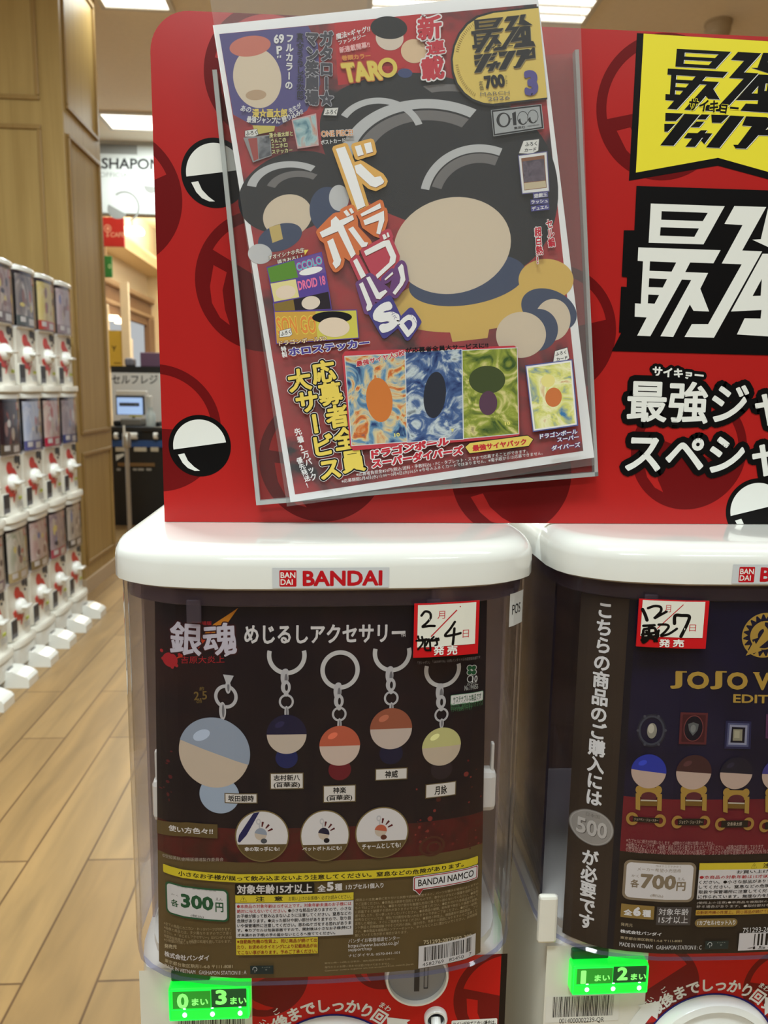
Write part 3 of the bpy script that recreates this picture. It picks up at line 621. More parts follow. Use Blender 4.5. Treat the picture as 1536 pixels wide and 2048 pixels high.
# ================================================================== the two near machines
ZB = 1.087-TH
MX = (-.0035, .2545); MYF = (.404, .412); MROT = (math.radians(1.2), 0.0)
near = []
for i in range(2):
    m_ = thing('capsule_machine', (MX[i], MYF[i], ZB), ['white capsule machine at the front left with the dark keyring card', 'white capsule machine at the right edge with the vertical white lettering'][i], 'capsule machine', 'large capsule machines in the foreground', MROT[i]); near.append(m_)
    for n_ in ('lid', 'clear_case', 'case_rim'): link(n_, proto_mesh(n_), m_)
    link('inner_liner', proto_mesh('inner_liner' if i else 'lit_liner'), m_)
    link('body', proto_mesh('body_tall'), m_)
    for x in (-.073, .058): g = G(); g.box(x-.004, x+.004, front(x)+.0028, front(x)+.0046, ZL-.019, ZL-.006, rimm, .0006); g.build('hanging_tab', m_)
    for sx in (-1, 1):
        g = G(); x = sx*.0965; y_ = front(.0965)+.0155; g.box(x-.007, x+.007, y_, y_+.012, .378, .405, bodym, .004)
        for d_ in (-.003, .004): g.box(x+d_*sx-.001, x+d_*sx+.001, y_+.003, y_+.007, .40, .418+d_, bodym, .0008)
        g.build('card_holder', m_)
# the machine of the row behind, back to back
m_ = thing('capsule_machine', (-.0255, .918, ZB+.016), 'white capsule machine behind the red board, only its lid corner showing', 'capsule machine', None, math.pi)
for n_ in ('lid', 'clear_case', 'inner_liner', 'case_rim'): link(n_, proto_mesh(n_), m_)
g = mesh_body(.553, False); g.build('body', m_, smooth=38)
def msurf(i, inset=0.0):
    xc, yf = MX[i], MYF[i]; c_, s_ = math.cos(MROT[i]), math.sin(MROT[i])
    def f(x):
        yl = inset
        for _ in range(6): yl = front(((x-xc)+yl*s_)/c_*HW/(HW-inset))+inset
        return yf+((x-xc)+yl*s_)/c_*s_+yl*c_
    return f
def pr(i, inset, off=0): 
    p = Print(msurf(i, inset), True, .004, off); p.x0 = MX[i]; return p
OBJ0 = lambda p, name, par, **kw: p.build(name, None, **kw) if par is None else setpar(p.build(name, None, **kw), par)
def setpar(o, par): o.parent = par; o.matrix_parent_inverse = (Matrix.Translation(par.location) @ par.rotation_euler.to_matrix().to_4x4()).inverted(); return o
# maker stickers on the lids
for i in range(2):
    p = pr(i, 0.0, .0002); p.x0 = MX[i]
    if i == 0: A, B = p.uv((544.6, 1135.4)), p.uv((777.8, 1174.5)); L0 = A[0]-MX[0]; 
    x0 = MX[i]+L0; zt_s, zb_s = A[1], B[1]; ww = B[0]-A[0]; hh = zt_s-zb_s
    p.rectuv(M('sticker_silver', (214, 218, 222), .3, metal=.1, var=.02), x0, x0+ww, zb_s, zt_s)
    rd = INK((190, 24, 34)); q0, q1 = x0+ww*.06, x0+ww*.205
    p.rectuv(rd, q0, q1, zb_s+hh*.07, zt_s-hh*.12, .0006)
    p.lay(WHITE, 'BAN', (q0+.0006, zt_s-hh*.22), (q1-q0-.0012, 0), (0, -hh*.28), .02); p.lay(WHITE, 'DAI', (q0+.0006, zt_s-hh*.56), ((q1-q0-.0012)*.82, 0), (0, -hh*.28), .02)
    p.lay(rd, 'BANDAI', (x0+ww*.257, zt_s-hh*.14), (ww*.685, 0), (0, -hh*.76), .045)
    OBJ0(p, 'maker_sticker', near[i])

# ------------------------------------------------------------------ left display card
CI = .0074
p = pr(0, CI); tan_ = INK((206, 190, 150)); wt = INK((226, 222, 214)); oliv = INK((98, 80, 44)); dkb = INK((20, 14, 22))
a = p.uv((309.5, 1199)); b_ = p.uv((966, 1700)); X0, X1 = a[0], b_[0]; Z1 = min(a[1], ZB+ZL-.0105); Z0 = ZB+ZC-.0033
zo = p.uv((640, 1722))[1]
cardbg = NOISE('card_dark_print', [(.35, (16, 12, 24)), (.55, (28, 18, 26)), (.7, (44, 24, 26))], 14, 4, .5, .3)
zr = p.uv((640, 1655))[1]
qa, qb, qc, qd = p.uv((309.5, 1205)), p.uv((318, 1925)), p.uv((974, 1205)), p.uv((961, 1900))
xl_ = lambda z: qa[0]+(qb[0]-qa[0])*(z-qa[1])/(qb[1]-qa[1])
xr_ = lambda z: qc[0]+(qd[0]-qc[0])*(z-qc[1])/(qd[1]-qc[1])
trap = lambda m_, z0, z1: p.polyuv(m_, [(xl_(z0), z0), (xr_(z0), z0), (xr_(z1), z1), (xl_(z1), z1)])
trap(INK((205, 200, 190)), Z0, Z1)
trap(cardbg, zr, Z1); trap(NOISE('card_red_print', [(.3, (40, 18, 22)), (.5, (88, 24, 26)), (.7, (60, 34, 26))], 40, 6, 1, .3), zo, zr); trap(oliv, Z0, zo)
rnd = random.Random(4)
for i in range(46):
    px, py = rnd.uniform(830, 962), 1700-abs(rnd.gauss(0, 75)); r = rnd.choice((1, 1.5, 2, 3, 5))
    p.ell(INK(rnd.choice(((110, 30, 32), (84, 34, 28), (130, 50, 44)))), (px, py), r, r, n=10)
for i in range(14): p.ell(INK((92, 26, 34)), (rnd.uniform(316, 345), rnd.uniform(1500, 1690)), rnd.choice((1.5, 3, 4)), rnd.choice((1.5, 3, 4)), n=10)
p.ell(INK((84, 44, 30)), (864, 1692), 26, 20, inner=.8); p.ell(INK((84, 44, 30)), (868, 1694), 15, 12, inner=.7)
# title
p.c = 'm1'; org = INK((204, 128, 34)); dr = INK((176, 36, 44))
p.poly(org, [(640, 880), (760, 760), (930, 648), (862, 745), (760, 830)]); p.poly(INK((190, 60, 30)), [(480, 1010), (640, 890), (760, 800), (640, 950)])
p.ell(dr, (455, 1010), 52, 50)
for q in ((405, 1000), (500, 1050), (470, 1060), (395, 945), (520, 975)): p.ell(dr, q, 12, 12, n=12)
p.quad(dr, '新劇場版', (605, 740), (745, 740), (605, 768), res=2)
p.quad(INK((206, 200, 206)), '銀', (455, 735), (680, 755), (450, 965), bold=.028, out=INK((60, 20, 26)), ow=.04); p.quad(INK((206, 200, 206)), '魂', (680, 760), (915, 745), (690, 985), bold=.028, out=INK((60, 20, 26)), ow=.04)
p.stroke(INK((206, 200, 206)), [(880, 790), (905, 870), (900, 940), (840, 980)], 16)
p.quad(dr, '吉原大炎上', (530, 985), (835, 980), (530, 1035), bold=.015)
p.line(wt, 'めじるしアクセサリー', (25, 212), (1015, 318), 'r5', bold=.035); p.line(wt, 'TM', (988, 271), (1016, 286), 'r5', bold=.03)
gd = INK((122, 98, 50)); p.c = 'm1'
p.quad(gd, '約', (660, 1198), (692, 1195), (660, 1226)); p.quad(gd, '2.5', (620, 1232), (712, 1225), (622, 1292)); p.quad(gd, 'cm', (640, 1292), (676, 1290), (640, 1312))
# rings and clasps
p.c = 'r5'; silv = INK((196, 194, 190)); sil2 = INK((120, 118, 118)); ringc = INK((208, 206, 198))
for cx, cy, r, a0, a1 in ((288, 400, 122, 165, 375), (615, 490, 121, 0, 360), (935, 385, 119, 165, 375), (1245, 485, 113, 165, 375)): p.ell(ringc, (cx, cy), r, r, inner=.78, a0=a0, a1=a1)
for cx, y0, ry, rr, y1 in ((278, 485, 684, 46, 770), (603, 570, 760, 45, 848), (922, 470, 662, 45, 740), (1230, 575, 764, 43, 828)):
    p.ell(silv, (cx-4, y0+50), 24, 52); p.ell(sil2, (cx+6, y0+62), 10, 34); p.ell(silv, (cx+4, y0+110), 30, 42); p.ell(dkb, (cx+8, y0+112), 9, 22); p.ell(silv, (cx+2, y0+12), 18, 16); p.ell(silv, (cx+6, y0+150), 14, 18)
    p.ell(silv, (cx+7, ry), rr, rr, inner=.72); p.ell(silv, (cx+8, (ry+rr+y1)/2), 13, (y1-ry-rr)/2+20); p.ell(sil2, (cx+10, (ry+rr+y1)/2), 5, (y1-ry-rr)/2+10)
p.c = 'm1'; p.ell(silv, (845, 1265), 82, 84, inner=.72); p.ell(silv, (860, 1200), 20, 45); p.ell(sil2, (862, 1200), 8, 30); p.ell(silv, (822, 1365), 24, 62); p.ell(sil2, (826, 1365), 9, 46); p.poly(silv, [(825, 1110), (900, 1120), (870, 1180), (850, 1180)])
# plain two-tone capsules in place of the charms
def capsule(c, ctr, r, top, low, tilt=0, body=None):
    k = r/100
    if body: p.ell(INK(body), (ctr[0]+tilt*.6, ctr[1]+118*k), 56*k, 52*k, c, rot=-tilt)
    p.ell(INK(low), ctr, r, r*.98, c); u = -tilt
    p.ell(INK(top), ctr, r*1.01, r*.99, c, a0=180+u-180, a1=180+u); p.ell(INK(tuple(int(v*.55) for v in top)), ctr, r*1.01, r*.99, c, a0=176+u, a1=180+u)
    p.ell(INK(tuple(min(255, int(v*1.22)+10) for v in top)), (ctr[0]-r*.35, ctr[1]-r*.5), r*.26, r*.14, c, rot=28)
capsule('o', (428, 1505), 71, (154, 166, 178), (208, 190, 164), 18, (166, 182, 196)); capsule('r5', (287, 885), 122, (28, 28, 60), (206, 190, 168), 0, (26, 38, 92))
capsule('r5', (613, 955), 124, (196, 96, 68), (214, 192, 172), 0, (112, 24, 38)); capsule('r5', (928, 850), 128, (160, 90, 64), (206, 188, 170), 0, (24, 26, 56)); capsule('r5', (1238, 960), 118, (206, 202, 132), (206, 188, 160), 0, (44, 34, 40))
# name plates
for c, tl, br, tx in (('m3', (838, 382), (1080, 460), ['坂田銀時']), ('m3', (1170, 237), (1417, 354), ['志村新八', '(百華姿)']), ('m4', (87, 300), (306, 408), ['神楽', '(百華姿)']), ('m4', (435, 188), (650, 258), ['神威']), ('m4', (770, 292), (973, 362), ['月詠'])):
    A, B = p.uv(tl, c), p.uv(br, c); p.rectuv(INK((104, 88, 56)), A[0], B[0], B[1], A[1]); d = .0006; p.rectuv(INK((224, 218, 204)), A[0]+d, B[0]-d, B[1]+d, A[1]-d)
    w_, h_ = B[0]-A[0], A[1]-B[1]
    for j, s_ in enumerate(tx):
        hw_ = .36 if len(tx) == 2 else .62; kx = .78 if len(s_) > 2 else .4
        p.lay(BLACK, s_, (A[0]+w_*(.5-kx/2), A[1]-h_*(.12+.44*j if len(tx) == 2 else .2)), (w_*kx, 0), (0, -h_*hw_), .03)
p.poly(oliv, [(344, 576), (560, 595), (788, 612), (788, 714), (560, 697), (346, 674)], 'm3'); p.quad(wt, '使い方色々!!', (430, 612), (755, 640), (430, 656), 'm3', bold=.03)
# three round pictures
def disc(c, ctr, rx, ry, ylab, txt, tl, br, col):
    u = p.uv(ctr, c); e = p.uv((ctr[0]+rx, ctr[1]), c); r = e[0]-u[0]; rz = u[1]-p.uv((ctr[0], ctr[1]+ry), c)[1]
    p.elluv(INK((126, 108, 66)), u, r*1.03, rz*1.03); p.elluv(INK((226, 222, 214)), u, r*.98, rz*.98); zl = p.uv((ctr[0], ylab), c)[1]; a_ = math.degrees(math.asin(max(-1, min(1, (zl-u[1])/(rz*.98)))))
    p.elluv(oliv, u, r*.985, rz*.985, a0=180-a_, a1=360+a_); p.line(wt, txt, tl, br, c if c != 'm4b' else 'o', bold=.035)
    q = (u[0]-r*.05, u[1]+rz*.08); p.elluv(silv, (q[0]-r*.08, q[1]+rz*.5), r*.09, rz*.12, inner=.55); p.elluv(silv, (q[0]-r*.04, q[1]+rz*.32), r*.03, rz*.12)
    p.elluv(INK((206, 190, 166)), q, r*.23, rz*.24); p.elluv(INK(col), q, r*.235, rz*.245, a0=-10, a1=170)
    p.elluv(INK(tuple(int(v*.5) for v in col)), (q[0]+r*.12, q[1]-rz*.27), r*.12, rz*.1)
    for ang in (80, 50, 25):
        a1_ = math.radians(ang); s0 = (q[0]+r*.3*math.cos(a1_), q[1]+rz*.3*math.sin(a1_)); s1 = (q[0]+r*.5*math.cos(a1_), q[1]+rz*.5*math.sin(a1_)); n = (-math.sin(a1_)*r*.022, math.cos(a1_)*r*.022)
        p.polyuv(INK((90, 20, 26)), [(s0[0]+n[0], s0[1]+n[1]), (s0[0]-n[0], s0[1]-n[1]), (s1[0]-n[0]*2, s1[1]-n[1]*2), (s1[0]+n[0]*2, s1[1]+n[1]*2)])
disc('m3', (1113, 698), 192, 182, 757, '傘の取っ手にも!', (985, 776), (1240, 806), (150, 160, 170))
p.poly(INK((30, 34, 84)), [(945, 690), (1050, 530), (1095, 520), (1000, 690), (950, 745), (935, 735)], 'm3')
disc('m4', (100, 634), 160, 165, 692, 'ペットボトルにも!', (-50, 708), (210, 728), (28, 28, 56)); disc('m4', (480, 612), 172, 164, 668, 'チャームとしても!', (348, 690), (604, 712), (196, 100, 70))
p.quad(INK((180, 168, 150)), '©空知英秋/劇場版銀魂製作委員会', (386, 820), (832, 852), (386, 846), 'm3', bold=.01)
# yellow strip
A = p.uv((326.6, 1725), 'o'); B = p.uv((955, 1724), 'o'); p.rectuv(INK((226, 206, 44)), A[0], B[0], A[1]-.0053, A[1], .0008)
AZ = A[1]; A = p.uv((356.7, 1732.5), 'o'); B = p.uv((927, 1724), 'o'); p.lay(BLACK, '小さなお子様が誤って飲み込まないよう注意してください。窒息などの危険があります。', (A[0], AZ-.0011), (B[0]-A[0], 0), (0, -.0032), .03)
# price
p.c = 'm5'; grn = INK((26, 88, 52)); A, B = p.uv((405, 212)), p.uv((872, 520)); p.rectuv(grn, A[0], B[0], B[1], A[1], .003); p.rectuv(INK((224, 222, 214)), A[0]+.0011, B[0]-.0011, B[1]+.0011, A[1]-.0011, .0024)
gy = INK((70, 66, 58)); p.line(gy, 'メーカー希望小売価格', (490, 252), (780, 297)); p.line(gy, 'きぼうこうりかかく', (610, 238), (778, 266), bold=0)
p.line(gy, 'かく', (450, 308), (500, 332)); p.line(grn, '各', (447, 346), (505, 414), bold=.03); p.line(grn, '300', (518, 306), (760, 438), bold=.05); p.line(gy, 'えん', (775, 340), (825, 364)); p.line(grn, '円', (772, 374), (832, 448), bold=.03); p.line(gy, '(税込)', (592, 460), (688, 494))
A, B = p.uv((915, 236)), p.uv((1495, 312)); p.rectuv(BLACK, A[0], B[0], B[1], A[1], .0012); p.line(wt, '対象年齢15才以上', (930, 246), (1480, 305), bold=.035)
p.c = 'm6'; p.line(wt, '全', (50, 225), (106, 270), bold=.04); p.line(wt, '5', (112, 207), (158, 265), bold=.06); p.line(wt, '種', (166, 216), (215, 262), bold=.04); p.line(wt, '1カプセル1個入り', (240, 222), (490, 244), bold=.03)
# caution panel
yl2 = INK((224, 204, 52)); A = p.uv((918, 322), 'm5'); B = p.uv((290, 333), 'm6'); C_ = p.uv((918, 376), 'm5'); D_ = p.uv((918, 632), 'm5'); E_ = p.uv((918, 638), 'm5'); F_ = p.uv((1520, 745), 'm5')
xa, xb = A[0], B[0]; p.rectuv(yl2, xa, xb, C_[1], A[1]); p.rectuv(INK((222, 220, 212)), xa, xb, D_[1], C_[1]-.0004); p.rectuv(yl2, xa, F_[0], F_[1], E_[1])
wd_ = xb-xa; hh = A[1]-C_[1]
p.lay(BLACK, '⚠', (xa+wd_*.04, A[1]-hh*.12), (wd_*.055, 0), (0, -hh*.74), .01); p.lay(BLACK, '注　意', (xa+wd_*.17, A[1]-hh*.16), (wd_*.23, 0), (0, -hh*.68), .03); p.lay(BLACK, 'お買い上げのお客様へ 必ずお読みください。', (xa+wd_*.45, A[1]-hh*.26), (wd_*.53, 0), (0, -hh*.56), .015, res=2)
rdk = INK((180, 40, 44)); L7 = ['●本商品の対象年齢は15才以上です。対象年齢未満のお子様には', '絶対に与えないでください。●小さな部品がありますので、小さな', 'お子様が誤って飲み込まないように注意してください。窒息などの', '危険があります。●尖った部分や鋭い部分がありますので、取り扱', 'いや保管場所に注意してください。思わぬケガをする恐れがありま', 'す。●カプセルは包装容器ですので、開封後は小さなお子様(特に3', '才未満のお子様)の手の届かないところへ捨ててください。']
lh = (C_[1]-D_[1]-.001)/7
for j, s_ in enumerate(L7):
    z = C_[1]-.0008-lh*(j+.1); wl = wd_*.97*(1 if j < 6 else .86)
    if j == 1: p.lay(rdk, s_[:13], (xa+wd_*.012, z), (wl*.43, 0), (0, -lh*.78), .02, res=2); p.lay(BLACK, s_[13:], (xa+wd_*.012+wl*.445, z), (wl*.555, 0), (0, -lh*.78), .02, res=2)
    else: p.lay(rdk if j == 0 else BLACK, s_, (xa+wd_*.012, z), (wl, 0), (0, -lh*.78), .02, res=2)
lh = (E_[1]-F_[1])/3
for j, s_ in enumerate(['※自動販売機の性質上、同じ商品が続けて出', 'たり、お求めのタイミングにより記載商品が出', 'てこない事があります。予めご了承ください。']): p.lay(INK((150, 50, 24)), s_, (xa+.0006, E_[1]-lh*(j+.12)), ((F_[0]-xa-.001), 0), (0, -lh*.74), .02, res=2)
def block(mat, lines, tl, br, c, widths=None, bold=.008, fillh=.78):
    A, B = p.uv(tl, c), p.uv(br, c); lh = (A[1]-B[1])/len(lines)
    for j, s_ in enumerate(lines): p.lay(mat, s_, (A[0], A[1]-lh*(j+.1)), ((B[0]-A[0])*(widths[j] if widths else 1), 0), (0, -lh*fillh), bold, res=1)
tn2 = INK((176, 158, 118))
p.c = 'm5'
for j, s_ in enumerate(['※全ての商品にカニカン・わっかパーツが付きます。', '※画像と商品とは、多少異なりますのでご了承く', 'ださい。※「めじるしアクセサリー」はバンダイの日', '本国登録商標です。※画像は処理を施しております。', '※小物類は付属しません。']):
    k_ = .48 if j == 4 else 1; p.quad(tn2, s_, (398, 509+30*j), (398+492*k_, 509+30*j+46*k_), (398, 532+30*j), bold=.01, res=1)
p.quad(tan_, '発売元', (402, 672), (492, 680), (402, 702)); p.quad(wt, '株式会社バンダイ', (402, 722), (728, 756), (402, 762), bold=.03); p.quad(tan_, '東京都台東区駒形1-4-8 〒111-8081', (405, 778), (900, 823), (405, 806), bold=.01); p.quad(wt, 'MADE IN VIETNAM   GASHAPON STATION II : A', (405, 815), (1000, 867), (405, 842), bold=.01)
A, B = p.uv((1027, 834)), p.uv((1197, 893)); p.rectuv(INK((20, 44, 44)), A[0], B[0], B[1], A[1]); w_ = B[0]-A[0]; h_ = A[1]-B[1]
def tree(A, B):
    w_ = B[0]-A[0]; h_ = A[1]-B[1]; p.elluv(INK((200, 206, 200)), (A[0]+w_*.2, A[1]-h_*.42), w_*.1, h_*.28, inner=.75, a0=-60, a1=200); p.rectuv(INK((200, 206, 200)), A[0]+w_*.19, A[0]+w_*.21, A[1]-h_*.8, A[1]-h_*.5)
    p.lay(INK((170, 180, 172)), 'ミックス', (A[0]+w_*.5, A[1]-h_*.16), (w_*.36, 0), (0, -h_*.12), 0, res=1); p.lay(INK((170, 180, 172)), '紙', (A[0]+w_*.65, A[1]-h_*.42), (w_*.08, 0), (0, -h_*.16), 0, res=1)
tree(A, B)
p.c = 'm6'
p.line(wt, 'バンダイお客様相談センター', (257, 583), (597, 589), bold=.01); p.line(wt, 'https://www.bandai.co.jp/', (255, 617), (592, 626), bold=.005); p.line(wt, 'support/top', (255, 643), (411, 663), bold=.005); p.line(wt, 'ナビダイヤル 0570-041-101', (257, 684), (597, 682), bold=.01)
p.quad(tn2, '受付10時〜16時(土日祝日、当社指定休業日を除く)', (97, 738), (562, 708), (97, 752), bold=.005, res=1); p.quad(tn2, '海外からのお問い合わせは受け付けておりません。', (97, 764), (540, 738), (97, 779), bold=.005, res=1); p.quad(tn2, 'Customer service inquiries are not accepted from outside Japan.', (97, 788), (694, 742), (97, 803), bold=.0, res=1)
block(tn2, ['(使用上の注意)●傘に取り付けた状態で長時間放置すると、パーツが錆びる場合がありますの', 'でご注意ください。●本商品は装飾を目的とするものです。傘やバッグなどの保護を目的とした', 'ものではございません。●取り付け部分を無理な方向に強く引っ張らないでください。●強引', 'に装着すると破損する恐れがありますので十分ご注意ください。●取り付けた本商品を持って', '振り回したり、引っ張ったりしないでください。●本商品の破損、紛失等で発生した事故や故障、', '紛失などについては、弊社では責任を負いかねますので予めご了承ください。●万が一破損、', '変形した場合は、すぐにご使用をおやめください。●素材の特性上、樹脂素材や塗装製品、プリ', 'ント製品と長時間接触させると光沢の消失、貼り付き、色移りの原因になりますのでご注意くだ', 'さい。●本商品を樹脂製のソファーやシート、タイルなどの上に置かないでください。長時間接', '触していると色が移る場合があります。'], (302, 312), (1112, 452), 'm6', [1]*9+[.42])
# maker balloon
A, B = p.uv((688, 168)), p.uv((1117, 178)); w_, h_ = B[0]-A[0], A[1]-B[1]
def bubble(x0, x1, z0, z1, mat, r): p.rectuv(mat, x0, x1, z0, z1, r)
rb = INK((170, 40, 50)); tip = lambda d, m_: p.polyuv(m_, [(A[0]+d, B[1]+.0015), (A[0]+w_*.17, B[1]+.0015), (A[0]+w_*.10, B[1]-h_*.36+d)])
bubble(A[0], B[0], B[1], A[1], WHITE, .0012); tip(0, WHITE); d = .0004; bubble(A[0]+d, B[0]-d, B[1]+d, A[1]-d, rb, .001); tip(.0005, rb); d = .0010; bubble(A[0]+d, B[0]-d, B[1]+d, A[1]-d, WHITE, .0007)
p.lay(BLACK, 'BANDAI NAMCO', (A[0]+w_*.075, A[1]-h_*.25), (w_*.855, 0), (0, -h_*.48), .02)
p.quad(tan_, '751293-2827682-300', (756, 592), (1076, 545), (758, 618), bold=.02)
A, B = p.uv((725, 632)), p.uv((1099, 688)); w_, h_ = B[0]-A[0], A[1]-B[1]; p.rectuv(INK((222, 220, 214)), A[0], B[0], B[1], A[1])
h = p.up(); rn = random.Random(7); x = A[0]+w_*.09
while x < A[0]+w_*.93:
    b1 = w_*rn.choice((.007, .007, .013, .019)); p.add([p.P3(x, A[1]-h_*.72, h), p.P3(x+b1, A[1]-h_*.72, h), p.P3(x+b1, A[1]-h_*.08, h), p.P3(x, A[1]-h_*.08, h)], [(0, 1, 2, 3)], BLACK); x += b1+w_*rn.choice((.007, .01, .016))
p.lay(BLACK, '4582769   85450   7', (A[0]+w_*.07, A[1]-h_*.78), (w_*.86, 0), (0, -h_*.16), .005, res=2)
# bio mark and small green notes
p.c = 'r5'
for q in ((1408, 472), (1434, 472), (1408, 500), (1434, 500)): p.ell(INK((220, 222, 214)), q, 18, 18, n=20)
for q in ((1408, 472), (1434, 472), (1408, 500), (1434, 500)): p.ell(INK((24, 92, 54)), q, 14, 14, n=20)
p.ell(INK((220, 222, 214)), (1412, 540), 20, 22, inner=.8); p.line(INK((220, 222, 214)), '10', (1424, 522), (1456, 558), bold=.03); p.line(INK((206, 210, 200)), 'バイオマス', (1392, 564), (1450, 578), res=1); p.line(INK((206, 210, 200)), 'No.190055', (1378, 582), (1460, 600), res=1)
A, B = p.uv((1292, 640)), p.uv((1490, 672)); p.rectuv(INK((120, 170, 130)), A[0], B[0], B[1], A[1], .0008); p.rectuv(INK((226, 226, 216)), A[0]+.0003, B[0]-.0003, B[1]+.0003, A[1]-.0003, .0006); p.line(INK((26, 84, 50)), 'サステナブルな製品です', (1308, 648), (1478, 664), bold=.02)
p.line(INK((74, 130, 84)), '製品本体に植物由来のバイオマス', (1292, 690), (1488, 702), res=1); p.line(INK((74, 130, 84)), 'インキを使用しています', (1294, 716), (1424, 728), res=1); p.line(INK((150, 142, 140)), '「ガシャポン」「GASHAPON」は(株)バンダイの日本国登録商標です。', (1090, 431), (1478, 418), bold=0, res=1)
p.build('display_card', label='dark keyring card with yellow strip inside the front left machine', cat='display card', group='display cards of the foreground machines')

# ------------------------------------------------------------------ dated tags
def tag(i, ctl, cbr, c, white, diag, label, draw):
    p = pr(i, .0018, .0); p.h = .0012; p.c = c; A, B = p.uv(ctl), p.uv(cbr); rdm = INK((200, 26, 32), .4)
    n = 12
    xs = [A[0]+(B[0]-A[0])*k/n for k in range(n+1)]
    V = []; 
    for x in xs:
        for d_, z in ((.0002, B[1]), (.0002, A[1]), (.0010, A[1]), (.0010, B[1])): V.append(p.P3(x, z, d_))
    Fc = [(0, 1, 2, 3), (4*n+3, 4*n+2, 4*n+1, 4*n)]
    for k in range(n):
        for j in range(4): Fc.append((4*k+j, 4*k+4+j, 4*k+4+(j+1) % 4, 4*k+(j+1) % 4))
    p.add(V, Fc, rdm); C_, D_ = p.uv(white[0]), p.uv(white[1]); p.rectuv(INK((228, 226, 214)), C_[0], D_[0], D_[1], C_[1])
    p.stroke(INK((186, 30, 40)), diag, 8); draw(p); p.build('date_tag', label=label, cat='tag', group='red and white release date tags')
def d1(p):
    r_ = INK((190, 40, 46)); p.line(r_, '月', (815, 612), (862, 660), bold=0); p.line(r_, '日', (976, 732), (1014, 778), bold=0)
    k = BLACK; p.stroke(k, [(712, 640), (735, 614), (765, 622), (770, 655), (742, 690), (718, 712), (760, 706), (796, 706)], 16)
    p.stroke(k, [(925, 680), (895, 725), (862, 768), (910, 764), (962, 752)], 16); p.stroke(k, [(922, 722), (918, 770), (912, 822)], 17)
    for s_ in ([(690, 772), (700, 795), (745, 790)], [(680, 800), (730, 798), (760, 790)], [(715, 775), (720, 815), (690, 855)], [(735, 800), (735, 855), (770, 860)], [(760, 790), (740, 830)], [(765, 800), (770, 862)], [(790, 775), (770, 800), (820, 785)], [(805, 785), (812, 822), (800, 830)], [(780, 800), (822, 795)]): p.stroke(k, s_, 13)
    p.line(WHITE, '発', (790, 832), (856, 890), bold=.035); p.line(WHITE, '売', (876, 832), (940, 888), bold=.035)
tag(0, (667, 566), (1072, 882), 'm2', ((690, 573), (1053, 819)), [(960, 582), (775, 772)], 'red and white release date tag on the front left machine, marked 2 and 4', d1)
def d2(p):
    r_ = INK((190, 40, 46)); p.line(r_, '月', (418, 122), (468, 186), bold=0); p.line(r_, '日', (628, 290), (680, 348), bold=0); k = BLACK
    p.stroke(k, [(228, 160), (250, 205), (266, 252)], 30); p.stroke(k, [(275, 150), (330, 132), (380, 140), (385, 175), (350, 215), (330, 236), (385, 205), (432, 180)], 24)
    p.stroke(k, [(365, 290), (430, 290), (450, 310), (420, 350), (385, 385), (450, 370), (520, 325)], 22); p.stroke(k, [(500, 280), (505, 215), (560, 212), (625, 220), (610, 280), (555, 390)], 30)
    for s_ in ([(235, 300), (330, 295)], [(285, 300), (280, 400)], [(240, 330), (330, 320), (345, 390)], [(225, 375), (330, 360)], [(235, 340), (230, 440), (270, 420)], [(250, 400), (340, 385), (365, 340)], [(220, 420), (300, 405), (350, 430)], [(340, 340), (360, 380), (330, 430)], [(260, 350), (310, 390)]): p.stroke(k, s_, 24)
    p.line(WHITE, '発', (370, 412), (460, 484), bold=.035); p.line(WHITE, '売', (488, 414), (578, 484), bold=.035)
tag(1, (203, 72), (766, 497), 's3', ((230, 80), (738, 404)), [(608, 92), (330, 345)], 'red and white release date tag on the right machine, marked 12 and 27', d2)
# POS sticker on the rounded corner of the case
p = pr(0, .0027); p.c = 'r4'; A, B = p.uv((166, 210)), p.uv((163, 366)); c_, s_ = math.cos(MROT[0]), math.sin(MROT[0]); kk = (HW-.0027)/HW
arc = []
for i in range(400):
    xl = .085+(.12349-.085)*i/399; yl = front(xl)+.0027; xl *= kk; arc.append((MX[0]+xl*c_-yl*s_, MYF[0]+xl*s_+yl*c_))
cum = [0]
for q0, q1 in zip(arc, arc[1:]): cum.append(cum[-1]+math.hypot(q1[0]-q0[0], q1[1]-q0[1]))
s0 = next(c for c, q in zip(cum, arc) if q[0] >= A[0])
def on_arc(t, h):
    t += s0; i = max(1, min(len(cum)-1, next((j for j, c in enumerate(cum) if c >= t), len(cum)-1))); (x0, y0), (x1, y1) = arc[i-1], arc[i]; L = cum[i]-cum[i-1]; f = (t-cum[i-1])/L
    return (x0+(x1-x0)*f+h*(y1-y0)/L, y0+(y1-y0)*f-h*(x1-x0)/L)
def rollon(mat, V, fs, h): p.add([(*on_arc(u, h), z) for u, z in V], fs, mat)
ns, wid = 60, .0155
rollon(INK((206, 206, 204)), [(wid*i/ns, z) for i in range(ns+1) for z in (B[1], A[1])], [(2*i, 2*i+2, 2*i+3, 2*i+1) for i in range(ns)], .00025)
vs, fs = glyphs('POS', 0, 4); gx = max(v[0] for v in vs); hz = A[1]-B[1]
rollon(BLACK, [(wid*.12+v[0]/gx*wid*.62, B[1]+hz*.36+v[1]/.7*hz*.30) for v in vs], fs, .0004)
OBJ0(p, 'store_sticker', near[0], label='white sticker reading POS')

